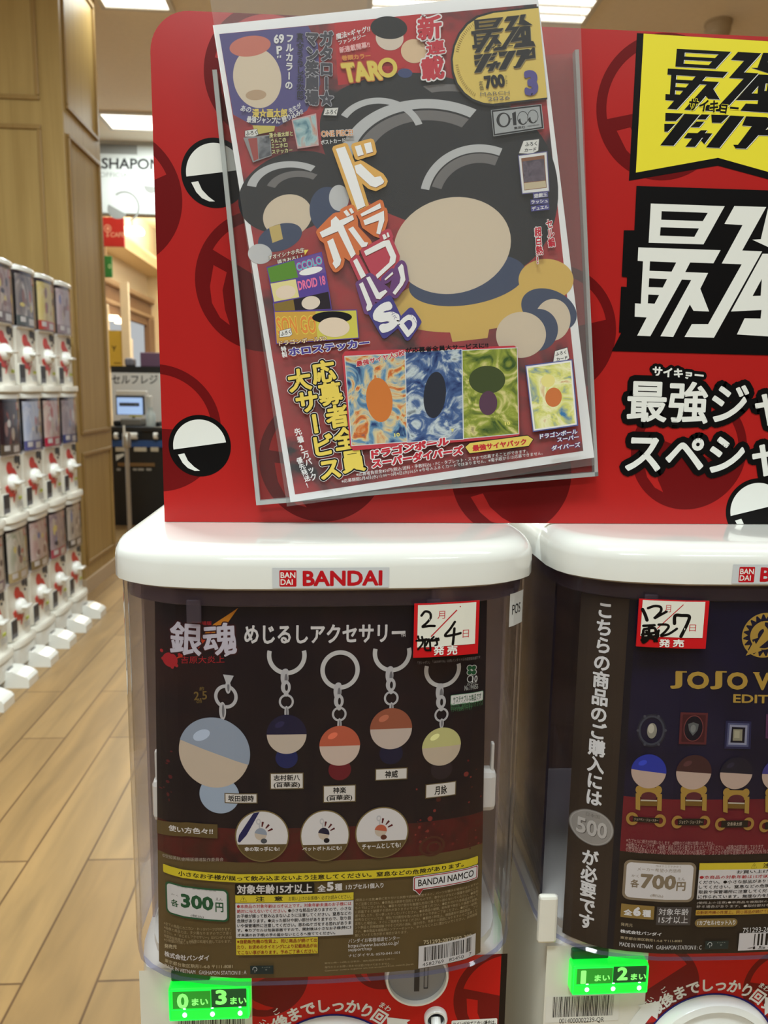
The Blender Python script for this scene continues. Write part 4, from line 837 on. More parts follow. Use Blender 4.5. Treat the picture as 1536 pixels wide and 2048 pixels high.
# ------------------------------------------------------------------ right display card
p = pr(1, CI); p.c = 's3'; navy = NOISE('card_navy_print', [(.35, (14, 13, 36)), (.6, (22, 20, 50)), (.75, (30, 28, 54))], 18, 4, .5, .3); stripc = NOISE('card_brown_print', [(.35, (46, 36, 30)), (.65, (60, 49, 40))], 10, 3, .3, .3)
A = p.uv((1160.7, 1181), 'o'); S1 = p.uv((1254, 1490), 'o'); X0 = A[0]+.0005; XM = S1[0]; X1 = MX[1]+.100; Z1 = min(A[1]-.001, ZB+ZL-.0105); Z0 = ZB+ZC-.0033
p.rectuv(INK((30, 27, 30)), X0, X1, Z0, Z1)
zr0 = p.uv((610, 352), 'm8')[1]; zr1 = p.uv((585, 698), 'm8')[1]; dkbr = INK((40, 30, 22))
p.rectuv(navy, XM, X1, zr0, Z1); p.rectuv(NOISE('card_wine_print', [(.3, (104, 22, 36)), (.7, (124, 30, 40))], 20, 4, .5, .3), XM, X1, zr1, zr0); p.rectuv(dkbr, XM, X1, Z0, zr1); p.rectuv(stripc, X0, XM-.004, Z0, Z1)
p.rectuv(INK((20, 18, 30)), XM-.004, XM, Z0, Z1)
xv = p.uv((1211, 1213), 'o')[0]
za, zb_ = p.uv((508, 600), 'm7')[1], p.uv((440, 365), 'm8')[1]
def vcol(txt, z0, z1, xc, wdt):
    n = len(txt); st_ = (z0-z1)/(n-1)
    for i, ch in enumerate(txt): p.lay(WHITE, ch, (xc-wdt/2, z0-i*st_+st_*.48), (wdt, 0), (0, -st_*.97), .04, cell=True)
vcol('こちらの商品のご購入には', za, zb_, xv, .0088)
zc_, zd_ = p.uv((400, 740), 'm8')[1], p.uv((390, 1145), 'm8')[1]; vcol('が必要です', zc_, zd_, xv, .0088)
zq = p.uv((425, 553), 'm8'); coin = INK((156, 152, 142)); rc = .0118
p.elluv(INK((104, 100, 94)), (xv, zq[1]), rc, rc); p.elluv(coin, (xv, zq[1]), rc*.97, rc*.97); p.elluv(INK((180, 176, 166)), (xv, zq[1]), rc*.93, rc*.93, inner=.965)
p.lay(INK((98, 94, 88)), '500', (xv-rc*.66, zq[1]+rc*.38), (rc*1.36, 0), (0, -rc*.9), .05); p.lay(INK((196, 192, 182)), '500', (xv-rc*.68, zq[1]+rc*.41), (rc*1.36, 0), (0, -rc*.9), .03); p.lay(INK((120, 116, 108)), '日本国', (xv-rc*.3, zq[1]+rc*.78), (rc*.6, 0), (0, -rc*.2), 0, res=1)
# emblem
gold = INK((190, 154, 66)); ec = p.uv((1275, 385)); er = p.uv((1460, 385))[0]-ec[0]
p.elluv(gold, ec, er*1.03, er*1.03); p.elluv(INK((22, 19, 46)), ec, er*.97, er*.97)
for i in range(20):
    a_ = 2*math.pi*i/20; d_ = .13; p.polyuv(gold, [(ec[0]+er*.98*math.cos(a_-d_), ec[1]+er*.98*math.sin(a_-d_)), (ec[0]+er*.98*math.cos(a_+d_), ec[1]+er*.98*math.sin(a_+d_)), (ec[0]+er*.76*math.cos(a_), ec[1]+er*.76*math.sin(a_))])
p.elluv(gold, ec, er*.66, er*.66, inner=.9)
for r0, a0, a1 in ((.6, 95, 200), (.44, 95, 200)): p.elluv(gold, ec, er*r0, er*r0, inner=.72, a0=a0, a1=a1)
p.poly(gold, [(1113, 558), (1185, 430), (1200, 460), (1270, 350), (1240, 260), (1300, 330), (1310, 420), (1225, 490), (1250, 515)])
for ch, x0, x1 in (('J', 468, 572), ('O', 612, 800), ('J', 808, 912), ('O', 952, 1130), ('W', 1185, 1420)): p.quad(gold, ch, (x0, 690+(x0-465)*.015), (x1, 690+(x1-465)*.015), (x0, 840+(x0-465)*.015), bold=.05)
for x in (518, 858): p.poly(gold, [(x, 688), (x+92, 690), (x+92, 702), (x, 700)])
for x in (1180, 1386): p.poly(gold, [(x-6, 698), (x+50, 699), (x+50, 708), (x-6, 707)])
p.quad(gold, 'EDIT', (1006, 886), (1306, 893), (1004, 958), bold=.03)
# picture frames (generic)
p.ell(INK((64, 68, 78)), (310, 1195), 112, 132, inner=.84); p.ell(INK((40, 42, 54)), (310, 1195), 122, 142, inner=.9); p.ell(INK((150, 146, 128)), (312, 1198), 42, 66); p.ell(INK((196, 190, 168)), (305, 1180), 26, 40)
for a_ in range(0, 360, 60): p.ell(INK((70, 72, 82)), (310+118*math.cos(math.radians(a_)), 1195+138*math.sin(math.radians(a_))), 12, 12, n=12)
p.poly(INK((96, 40, 44)), [(556, 1040), (790, 1046), (774, 1316), (540, 1310)]); p.poly(INK((70, 26, 32)), [(575, 1058), (772, 1064), (757, 1298), (560, 1292)]); p.ell(INK((120, 62, 62)), (666, 1178), 84, 112); p.ell(INK((16, 13, 30)), (666, 1178), 77, 104)
p.poly(INK((96, 100, 98)), [(620, 1140), (665, 1125), (712, 1142), (700, 1195), (660, 1240), (628, 1195)]); p.ell(INK((130, 132, 126)), (663, 1180), 22, 34)
for q, m_ in (((0, 0), (36, 38, 74)), ((18, 18), (84, 88, 120)), ((34, 34), (150, 152, 170)), ((52, 52), (14, 12, 30))): p.poly(INK(m_), [(942+q[0], 1112+q[1]), (1160-q[0], 1118+q[1]), (1152-q[0], 1354-q[1]), (928+q[0], 1350-q[1])])
p.poly(INK((150, 146, 120)), [(1005, 1184), (1084, 1186), (1080, 1284), (1000, 1282)]); p.poly(INK((176, 170, 140)), [(1015, 1196), (1060, 1197), (1058, 1260), (1012, 1258)])
p.poly(INK((90, 50, 84)), [(1285, 1056), (1500, 1066), (1490, 1272), (1280, 1262)]); p.poly(INK((20, 14, 34)), [(1303, 1078), (1480, 1086), (1472, 1250), (1298, 1244)])
# little gilt chairs with plain two-tone capsules
for cx, cy, r, top in ((285, 1545, 148, (40, 56, 160)), (668, 1552, 150, (70, 40, 40)), (1030, 1560, 138, (30, 28, 44)), (1390, 1570, 140, (64, 60, 130))):
    y0 = 1690 if cx < 900 else 1712; w_ = 112; sh = (cx-285)*.05
    gl = INK((176, 140, 62)); gd_ = INK((120, 90, 36))
    p.poly(gl, [(cx-90, y0+70), (cx-84, y0-10), (cx+84, y0-6), (cx+90, y0+74)]); p.ell(gl, (cx-82, y0+10), 30, 36); p.ell(gl, (cx+82, y0+14), 30, 36)
    p.poly(gl, [(cx-w_, y0+40), (cx-74, y0+40), (cx-74, y0+186), (cx-w_, y0+176)]); p.poly(gl, [(cx+w_, y0+48), (cx+74, y0+44), (cx+70, y0+186), (cx+w_-4, y0+192)])
    p.poly(gd_, [(cx-74, y0+104), (cx+74, y0+108), (cx+72, y0+150), (cx-74, y0+146)]); p.ell(INK((96, 40, 46)), (cx, y0+70), 66, 40); p.poly(INK((196, 186, 160)), [(cx-70, y0+94), (cx+70, y0+98), (cx+70, y0+110), (cx-70, y0+106)])
    capsule('s3', (cx, cy), r, top, (198, 172, 152), 4)
for x0, y0, x1, y1, tx in ((150, 1925, 372, 1985, 'ジョナサン・ジョースター'), (535, 1945, 750, 2004, 'ジョセフ・ジョースター'), (905, 1962, 1125, 2020, '空条承太郎'), (1280, 1975, 1500, 2032, '')):
    A, B = p.uv((x0, y0)), p.uv((x1, y1)); p.elluv(INK((170, 130, 60)), (A[0]-.0004, (A[1]+B[1])/2), .0035, .0042, inner=.5); p.elluv(INK((170, 130, 60)), (B[0]+.0004, (A[1]+B[1])/2), .0035, .0042, inner=.5)
    p.rectuv(INK((36, 28, 22)), A[0], B[0], B[1], A[1]); w_, h_ = B[0]-A[0], A[1]-B[1]; kx = .9 if len(tx) > 6 else .55
    if tx: p.lay(INK((206, 190, 160)), tx, (A[0]+w_*(.5-kx/2), A[1]-h_*.24), (w_*kx, 0), (0, -h_*.52), .015, res=2)
p.c = 's4'; sm = INK((196, 160, 150))
p.line(sm, '※カプセルに椅子が付属いたします。※額物など小物は付属いたしません。', (155, 118), (1010, 190), bold=.01, res=1); p.line(sm, '※画像はイメージです。※画像と商品とは多少異なりますのでご了承ください。※画像は処理を施しております。', (155, 156), (1490, 230), bold=.01, res=1); p.line(sm, '©荒木飛呂彦&LUCKY LAND COMMUNICATIONS/集英社・ジョジョの奇妙な冒険THE ANIMATION PROJECT', (150, 198), (1590, 280), bold=.01, res=1)
tp = INK((140, 124, 98)); A, B = p.uv((135, 322)), p.uv((805, 742)); p.rectuv(tp, A[0], B[0], B[1], A[1], .0042); d = .0016; p.rectuv(INK((224, 220, 212)), A[0]+d, B[0]-d, B[1]+d, A[1]-d, .003)
p.line(tp, 'メーカー希望小売価格', (262, 400), (685, 455), bold=.01); p.line(tp, 'きぼうこうりかかく', (440, 380), (685, 408), bold=0, res=1); p.line(tp, 'かく', (205, 470), (272, 502), bold=.01); p.line(tp, '各', (196, 516), (275, 602), bold=.04); p.line(tp, '700', (295, 462), (632, 622), bold=.05); p.line(tp, 'えん', (652, 502), (722, 532), bold=.01); p.line(tp, '円', (643, 545), (725, 632), bold=.04); p.line(tp, '(税込)', (390, 660), (510, 702), bold=.01)
A, B = p.uv((105, 752)), p.uv((418, 912)); p.rectuv(INK((152, 124, 62)), A[0], B[0], B[1], A[1]); p.line(WHITE, '全', (130, 805), (210, 872), bold=.05); p.line(WHITE, '6', (222, 785), (292, 880), bold=.08); p.line(WHITE, '種', (312, 812), (390, 888), bold=.05)
A, B = p.uv((452, 784)), p.uv((772, 964)); p.rectuv(INK((74, 68, 64)), A[0], B[0], B[1], A[1]); p.line(WHITE, '対象年齢', (470, 800), (755, 868), bold=.015); p.line(WHITE, '15才以上', (470, 876), (748, 946), bold=.015)
A = p.uv((865, 362)); B = p.uv((845, 712)); Cz = p.uv((865, 428))[1]; xe = X1-.004
p.rectuv(INK((222, 200, 50)), A[0], xe, Cz, A[1]); p.rectuv(INK((222, 218, 210)), A[0], xe, B[1], Cz); ln = p.uv((1536, 500))[0]; sc_ = ln-A[0]
hh = A[1]-Cz; p.lay(BLACK, '⚠', (A[0]+sc_*.73, A[1]-hh*.12), (sc_*.08, 0), (0, -hh*.74), .01); p.lay(BLACK, '注　意', (A[0]+sc_*.9, A[1]-hh*.16), (sc_*.28, 0), (0, -hh*.68), .03)
lh = (Cz-B[1])/6; Ls = ['お買い上げのお客様へ 必ずお読みください。', '●本商品の対象年齢は15才以上です。対象年齢未満のお子様には絶対に与えないで', 'ください。●小さな部品がありますので、小さなお子様が誤って飲み込まないように注意', 'してください。窒息などの危険があります。●尖った部分や鋭い部分がありますので、', '取扱や保管場所に注意してください。思わぬケガをする恐れがあります。●本商品は精密', 'に作られています。無理な力を加えたり、落としたりしないでください。']
for j, s_ in enumerate(Ls):
    x0 = A[0]+sc_*(.53 if j == 0 else .015); p.lay(rdk if j == 1 else BLACK, s_, (x0, Cz-lh*(j+.12)), ((xe-x0)*(.8 if j in (0, 5) else .98), 0), (0, -lh*.74), .02, res=1)
lt_ = INK((206, 196, 180)); A2 = p.uv((838, 730)); B2 = p.uv((835, 802)); lh = (A2[1]-B2[1])/2
for j, s_ in enumerate(['(使用上の注意)●本商品を樹脂製のソファーやシート、タイルなどの上に置かないで下さい。色が', '移る場合があります。●取付部分を無理な方向に強く引っ張らないでください。']): p.lay(lt_, s_, (A2[0], A2[1]-lh*(j+.1)), ((xe-A2[0])*(1 if j == 0 else .82), 0), (0, -lh*.74), .01, res=1)
A2 = p.uv((828, 816)); B2 = p.uv((828, 866)); p.rectuv(INK((206, 166, 60)), A2[0], xe, B2[1], A2[1]); p.lay(INK((130, 60, 20)), '自動販売機の性質上、同じ商品が続けて出たり、お求めのタイミングにより記載商品が出てこない事があります。', (A2[0]+.0006, A2[1]-.0006), (xe-A2[0]-.001, 0), (0, B2[1]-A2[1]+.0012), .02, res=1)
A, B = p.uv((820, 900)), p.uv((1225, 974)); p.rectuv(INK((140, 116, 62)), A[0], B[0], B[1], A[1], .0028); p.line(WHITE, '1カプセル1セット入り', (845, 916), (1208, 958), bold=.03)
p.line(tan_, '発売元', (100, 935), (212, 980)); p.line(WHITE, '株式会社バンダイ', (95, 1000), (492, 1070), bold=.03); p.line(tan_, '東京都台東区駒形1-4-8 〒111-8081', (95, 1065), (688, 1128)); p.line(WHITE, 'MADE IN VIETNAM   GASHAPON STATION II : C', (87, 1122), (880, 1197), bold=.008)
A, B = p.uv((920, 1116)), p.uv((1138, 1192)); p.rectuv(INK((32, 48, 46)), A[0], B[0], B[1], A[1]); tree(A, B)
A = p.uv((1285, 988)); B = p.uv((1536, 1024)); p.lay(WHITE, '751293-26', A, (B[0]-A[0], 0), (0, B[1]-A[1]), .015)
A = p.uv((1250, 1040)); B = p.uv((1536, 1196)); p.rectuv(INK((222, 218, 212)), A[0], xe, B[1], A[1]); w_, h_ = xe-A[0], A[1]-B[1]; h = p.up(); x = A[0]+w_*.1
while x < xe-w_*.08:
    b1 = w_*rn.choice((.007, .007, .013, .018)); p.add([p.P3(x, A[1]-h_*.74, h), p.P3(x+b1, A[1]-h_*.74, h), p.P3(x+b1, A[1]-h_*.06, h), p.P3(x, A[1]-h_*.06, h)], [(0, 1, 2, 3)], BLACK); x += b1+w_*rn.choice((.007, .01, .016))
p.lay(BLACK, '4549660', (A[0]+w_*.06, A[1]-h_*.79), (w_*.46, 0), (0, -h_*.16), .005, res=2)
p.build('display_card', label='dark blue and wine card with vertical white lettering inside the right machine', cat='display card', group='display cards of the foreground machines')

# ------------------------------------------------------------------ front panels of the near machines
red_sheet = INK((196, 28, 24), .3); dred = INK((118, 20, 20), .3)
def cap_motif(p, c, ctr, r, tilt, ringc, upc=None, lowc=None, hi=None):
    """two-tone ball mark: ring, lower half and curved gleam; r in crop pixels, tilt in degrees (clockwise)"""
    u = p.uv(ctr, c); e = p.uv((ctr[0]+r, ctr[1]), c); R_ = math.hypot(e[0]-u[0], e[1]-u[1]); t = math.radians(-tilt); ct, st_ = math.cos(t), math.sin(t)
    tr = lambda q: (u[0]+R_*(q[0]*ct-q[1]*st_), u[1]+R_*(q[0]*st_+q[1]*ct)); ri = .853
    if upc is None: p.elluv(ringc, u, R_, R_, inner=ri, n=72)
    else: p.elluv(ringc, u, R_, R_, n=72); p.polyuv(upc, [tr((ri*math.cos(math.radians(a)), ri*math.sin(math.radians(a))-.0)) for a in range(0, 181, 5)])
    gleam = [(-.74, -.18), (-.53, -.17), (-.46, -.42), (-.30, -.64), (-.13, -.80), (-.30, -.78), (-.50, -.66), (-.64, -.47)]
    if upc is None: p.polyuv(lowc, [tr((ri*math.cos(math.radians(a)), ri*math.sin(math.radians(a)))) for a in range(180, 361, 5)], [[tr(q) for q in gleam]])
    else: p.polyuv(hi, [tr(q) for q in gleam])
FY = [MYF[i]+YB for i in range(2)]
ledm = M('led_green_lens', (20, 120, 50), .2, emit=(20, 255, 60), es=.85, var=0); ledd = M('led_green_dark', (10, 70, 40), .2, emit=(0, 90, 40), es=.4, var=0); ledw = M('led_point', (220, 255, 240), .3, emit=(190, 255, 230), es=4.0, var=0); ledt = M('led_digit', (150, 240, 130), .3, emit=(120, 245, 110), es=.8, var=0); lede = M('led_edge', (40, 200, 70), .2, emit=(0, 255, 70), es=1.3, var=0)
def panel(i):
    par = near[i]; c = ['r1', 'm8'][i]; tr__ = math.tan(MROT[i]); YF = lambda x: FY[i]+(x-MX[i])*tr__-.0003; y = FY[i]
    # red printed sheet
    p = Print(YF, True, .05); p.x0 = MX[i]; q = p.uv((504, 1990)) if i == 0 else p.uv((780, 1360), 'm8'); xr = (p.uv((1003, 1905))[0] if i == 0 else MX[1]+.108)
    zt_ = ZB+ZC-.013; z0 = .56 
    p.rectuv(red_sheet, q[0], xr, z0, zt_); p.rectuv(INK((30, 22, 20)), xr, xr+.004, z0, zt_)
    if i == 0:
        for ctr, r, tl in (((130, 150), 230, -25), ((760, 60), 165, 20), ((1420, 250), 285, 15)): p.cut(lambda: cap_motif(p, 'r2', ctr, r, tl, dred, None, dred), q[0], xr, z0, zt_)
    else:
        p.cut(lambda: cap_motif(p, 'm8', (800, 1560), 300, -35, dred, None, dred), q[0], xr, z0, zt_); p.cut(lambda: cap_motif(p, 'm8', (1640, 1560), 260, 10, dred, None, dred), q[0], xr, z0, zt_)
    # clip motifs at the sheet's left edge with the white panel
    p.rectuv(bodym, MX[i]-.116, q[0], z0, zt_)
    top = p.uv((661, 2031)) if i == 0 else p.uv((1426, 1989)); R_ = .046; cx, cz = top[0], top[1]-R_
    txt = '最後までしっかり回す'; rt_ = R_+.0075; n = len(txt)
    for k, ch in enumerate(txt):
        a = math.radians(90+46-92*k/(n-1)); sz = .0098
        dx, dz = math.sin(a), -math.cos(a); px_, pz_ = cx+rt_*math.cos(a), cz+rt_*math.sin(a)
        A = (px_-dx*sz/2+math.cos(a)*sz/2, pz_-dz*sz/2+math.sin(a)*sz/2); p.lay(WHITE, ch, A, (dx*sz, dz*sz), (-math.cos(a)*sz, -math.sin(a)*sz), .04, cell=True)
    for k, ch in ((0, 'さい'), (1.2, 'ご'), (7.9, 'まわ')):
        a = math.radians(90+46-92*k/(n-1)); sz = .004; dx, dz = math.sin(a), -math.cos(a); rr = rt_+.0078; px_, pz_ = cx+rr*math.cos(a), cz+rr*math.sin(a); w_ = sz*len(ch)
        p.lay(WHITE, ch, (px_-dx*w_/2+math.cos(a)*sz/2, pz_-dz*w_/2+math.sin(a)*sz/2), (dx*w_, dz*w_), (-math.cos(a)*sz, -math.sin(a)*sz), .02)
    p.elluv(INK((36, 30, 110)), (cx, cz), R_+.0012, R_+.0012, n=72)
    for s_ in (-1, 1):
        an = [math.radians(90+s_*(52+4*j)) for j in range(12)]; ro, ri_ = R_+.016, R_+.004
        p.polyuv(WHITE, [(cx+(ri_-.003)*math.cos(an[0]), cz+(ri_-.003)*math.sin(an[0])), (cx+(ri_+.006)*math.cos(math.radians(90+s_*40)), cz+(ri_+.006)*math.sin(math.radians(90+s_*40))), (cx+(ro+.003)*math.cos(an[0]), cz+(ro+.003)*math.sin(an[0]))])
        p.polyuv(WHITE, [(cx+(ri_+.002)*math.cos(a), cz+(ri_+.002)*math.sin(a)) for a in an]+[(cx+ro*math.cos(a), cz+ro*math.sin(a)) for a in reversed(an)])
    if i == 0:
        A, B = p.uv((1120, 372), 'r2'), p.uv((1362, 372), 'r2'); p.rectuv(WHITE, A[0], B[0], A[1]-.02, A[1], .001); p.lay(BLACK, 'コインが出てこない場合は、', (A[0]+.001, A[1]-.0012), (B[0]-A[0]-.002, 0), (0, -.0034), .03)
    # barcode label
    if i == 0: A, B = p.uv((436, 548), 'r1'), p.uv((985, 530), 'r1'); zb2 = A[1]-.03; xa, xb = p.uv((447, 560), 'r1')[0], p.uv((960, 545), 'r1')[0]; z1 = A[1]-.0015
    else: A, B = p.uv((135, 1620), 'm8'), p.uv((600, 1600), 'm8'); zb2 = p.uv((170, 1785), 'm8')[1]; xa, xb = p.uv((177, 1625), 'm8')[0], p.uv((562, 1610), 'm8')[0]; z1 = A[1]-.0005
    zbar = p.uv((177, 1752), 'm8')[1] if i else zb2+.005
    p.rectuv(INK((226, 222, 214)), A[0], B[0], zb2, A[1]); rn2 = random.Random(20+i); x = xa; h = p.up(); W_ = xb-xa
    while x < xb:
        b1 = min(W_*rn2.choice((.006, .006, .012, .016)), xb-x); p.add([p.P3(x, zbar, h), p.P3(x+b1, zbar, h), p.P3(x+b1, z1, h), p.P3(x, z1, h)], [(0, 1, 2, 3)], BLACK); x += b1+W_*rn2.choice((.006, .009, .012))
    if i: p.lay(BLACK, '0014000002239-QR', (xa+W_*.12, zbar-.001), (W_*.74, 0), (0, -.0042), .01)
    OBJ0(p, 'front_sheet', par, label='red printed front sheet with white lettering')
    # green counter display
    if i == 0: a, b_ = p.uv((385, 300), 'r1'), p.uv((1010, 522), 'r1'); a = (a[0], p.uv((700, 292), 'r1')[1])
    else: a, b_ = p.uv((278, 1375), 'm8'), p.uv((745, 1540), 'm8')
    x0, x1, z1, z0 = a[0], b_[0], a[1], b_[1]; w_, h_ = x1-x0, z1-z0; y = YF((x0+x1)/2)
    d = Print(y-.0082); d.box(x0, x1, y-.008, y+.001, z0, z1, ledm, .0018, 3); d.rectuv(lede, x0+.001, x1-.001, z0+.0006, z0+.0014); d.rectuv(lede, x0+.001, x1-.001, z1-.0015, z1-.0007); d.rectuv(lede, x0+.0006, x0+.0014, z0+.001, z1-.001); d.rectuv(lede, x1-.0014, x1-.0006, z0+.001, z1-.001); d.rectuv(lede, x0+.002, x1-.002, z0+h_*.34, z0+h_*.36)
    d.rectuv(ledd, x0+w_*.53, x0+w_*.96, z0+h_*.40, z1-h_*.04); d.rectuv(M('led_mid', (20, 110, 40), .2, emit=(40, 170, 40), es=.55, var=0), x0+w_*.06, x0+w_*.52, z0+h_*.40, z1-h_*.08)
    for k, dg in enumerate([['0', '3'], ['1', '2']][i]):
        xd = x0+w_*(.11+.47*k); d.lay(ledt, dg, (xd, z1-h_*(.14 if k == 0 else .06)), (w_*(.07 if dg == '1' else .14), 0), (0, -h_*.46), .05); d.lay(ledt, 'まい', (xd+w_*.18, z1-h_*.30), (w_*.2, 0), (0, -h_*.22), .04)
    for k in (.2, .54, .88): d.elluv(ledw, (x0+w_*k, z0+h_*.20), w_*.028, h_*.075); d.elluv(ledw, (x0+w_*k, z0+h_*.39), w_*.018, h_*.018)
    OBJ0(d, 'counter_display', par, label='glowing green coin counter display')
    d = G(); d.box(x0+w_*.02, x0+w_*.5, y-.003, y+.001, z1+.0006, z1+.0075, M('dark_green_label', (24, 92, 48), .35), .001); setpar(d.build('counter_label', None, label='dark green label'), par)
    # coin slot, dial and coin return button
    if i == 0:
        u = p.uv((935, 120), 'r2'); rr = .0205; y = YF(u[0])
        d = G(); d.lathe([(.0, 0), (rr, 0), (rr, .003), (rr*.96, .005), (rr*.9, .005), (rr*.88, .001), (0, .001)], (u[0], y, u[1]), (0, -1, 0), shell, 48); setpar(d.build('coin_slot_ring', None, smooth=40), par)
        d = G(); d.lathe([(.0, 0), (rr*.875, 0), (rr*.875, .0022), (0, .0022)], (u[0], y, u[1]), (0, -1, 0), M('slot_grey', (140, 140, 142), .35), 48); d.box(u[0]-.0016, u[0]+.0016, y-.0028, y-.001, u[1]-.011, u[1]+.013, darkp); d.box(u[0]+.0045, u[0]+.0049, y-.0026, y-.001, u[1]-.009, u[1]+.012, darkp); d.box(u[0]+.0068, u[0]+.0072, y-.0026, y-.001, u[1]-.009, u[1]+.012, darkp); d.box(u[0]+.0045, u[0]+.0072, y-.0026, y-.001, u[1]-.0094, u[1]-.009, darkp); setpar(d.build('coin_slot', None, smooth=40, label='grey coin slot plate'), par)
        u = p.uv((1035, 352), 'r2'); rr = .0075; y = YF(u[0]); d = G(); d.lathe([(.0, 0), (rr, 0), (rr, .003), (rr*.9, .004), (rr*.74, .004), (rr*.72, .001), (0, .001)], (u[0], y, u[1]), (0, -1, 0), shell, 36); d.lathe([(.0, 0), (rr*.7, 0), (rr*.7, .0015), (0, .0015)], (u[0], y, u[1]), (0, -1, 0), darkp, 24); setpar(d.build('return_ring', None, smooth=40), par)
        d = G(); d.lathe([(.0, 0), (.0032, 0), (.0032, .012), (0, .013)], (u[0], y-.001, u[1]), (0, -.8, -.6), shell, 20); setpar(d.build('return_lever', None, smooth=40), par)
    y = YF(cx)+.001; d = G(); d.lathe([(.0, 0), (R_, 0), (R_, .004), (R_*.95, .008), (R_*.86, .009), (R_*.83, .006), (R_*.6, .007), (R_*.5, .02), (0, .024)], (cx, y, cz), (0, -1, 0), shell, 64); kn = setpar(d.build('dial', None, smooth=40), par)
    d = G(); d.box(cx-R_*.8, cx+R_*.8, y-.042, y-.012, cz-.007, cz+.007, shell, .004); h_o = d.build('dial_handle', None); h_o.parent = kn; 
    pass
    return p
for i in range(2): panel(i)
g = G(); q = onY(*K('m8', (70, 1235)), FY[1]); q2 = onY(*K('m8', (190, 1262)), FY[1]); g.box(q.x, q2.x, FY[1]-.004, FY[1]+.001, q2.z, q.z+.03, bodym, .002); setpar(g.build('latch', None), near[1])

# ================================================================== red display board
BY = .48
A, B, C_ = onY(303, 130, BY), onY(328, 1044, BY), onY(700, 36, BY)
bx0, bz0, bz1, bx1 = (A.x+B.x)/2, 1.0873, C_.z, .40
p = Print(BY); r = .0225; pts = [(bx0, bz0), (bx1, bz0)]+[(bx1-r+r*math.cos(math.radians(a)), bz1-r+r*math.sin(math.radians(a))) for a in range(0, 91, 9)]+[(bx0+r+r*math.cos(math.radians(a)), bz1-r+r*math.sin(math.radians(a))) for a in range(90, 181, 9)]
boardred = M('board_red_print', (178, 32, 30), .28, .45, var=.02)
n = len(pts); tr_ = tessellate_polygon([[Vector((a, b, 0)) for a, b in pts]]); edge = INK((226, 206, 196))
p.add([(a, BY, b) for a, b in pts], tr_, boardred); p.add([(a, BY+.005, b) for a, b in pts], tr_, edge); p.add([(a, BY, b) for a, b in pts]+[(a, BY+.005, b) for a, b in pts], [(i, (i+1) % n, n+(i+1) % n, n+i) for i in range(n)], edge)
bd = INK((108, 18, 20), .3); wb = INK((232, 232, 226), .3)
def cut(fn): p.cut(fn, bx0, bx1, bz0, bz1)
def dark(c, ctr, r, t): cut(lambda: cap_motif(p, c, ctr, r, t, bd, None, bd))
dark('q1', (-240, 1500), 522, -24); dark('o', (529.5, 563), 138, 30); dark('q2', (95, 1250), 505, 2); dark('o', (646, 918), 127, 9); dark('o', (538.6, 148), 129.6, 14)
dark('o', (1104, 664), 128, -13.5); dark('o', (1328, 215), 134, -12.7); dark('p6', (597, 1570), 347, 20); dark('o', (1023.5, 952), 119, -14)
for c, ctr, r, t in (('q1', (530, 1313), 255, -8.4), ('q2', (432, 1386), 245, -8.4), ('p6', (1003, 1925), 184, -14)): cut(lambda: cap_motif(p, c, ctr, r, t, BLACK, wb, BLACK, wb))
# the slanted two-line logo, drawn once and reused at three sizes
HI = [([(365, 82), (810, 98), (682, 328), (352, 318)], [[(430, 128), (708, 138), (678, 188), (428, 180)], [(424, 225), (655, 232), (627, 283), (420, 275)]]),
 ([(290, 346), (785, 363), (742, 442), (602, 437), (572, 495), (710, 500), (663, 595), (716, 732), (622, 728), (600, 690), (500, 885), (423, 881), (608, 543), (552, 540), (362, 881), (283, 877), (340, 768), (268, 763), (270, 683), (305, 685), (318, 430), (286, 427)], [[(360, 430), (518, 437), (490, 492), (357, 487)], [(355, 532), (463, 537), (437, 588), (352, 585)], [(350, 630), (415, 633), (388, 685), (347, 683)]]),
 ([(868, 97), (1060, 103), (915, 365), (1035, 370), (745, 890), (568, 885), (612, 808), (710, 808), (912, 448), (792, 443), (917, 212), (808, 205)], [])]
def aff(src, dst):
    (ax, ay), (bx, by), (cx, cy) = src; M_ = Matrix(((bx-ax, cx-ax), (by-ay, cy-ay))).inverted(); (px, py), (qx, qy), (rx, ry) = dst
    def f(q):
        s_, t_ = M_ @ Vector((q[0]-ax, q[1]-ay)); return (px+(qx-px)*s_+(rx-px)*t_, py+(qy-py)*s_+(ry-py)*t_)
    return f
S1K = [(205, 250), (645, 205), (210, 748)]; P6K = [(365, 82), (810, 98), (283, 880)]; P5K = [(748, 422), (1215, 448), (665, 942)]
s1p6 = aff(S1K, P6K); p5p6 = aff(P5K, P6K)
HI.append(([s1p6(q) for q in [(905, 172), (988, 160), (955, 240), (1085, 322), (985, 332), (830, 308), (880, 300)]], []))
HI.append(([s1p6(q) for q in [(960, 345), (1050, 340), (1062, 565), (1100, 570), (1130, 640), (800, 668), (835, 603), (930, 592), (930, 560), (750, 588), (900, 352)]], [[s1p6(q) for q in [(912, 445), (868, 515), (916, 508)]], [s1p6(q) for q in [(968, 415), (985, 413), (985, 475), (968, 478)]]]))
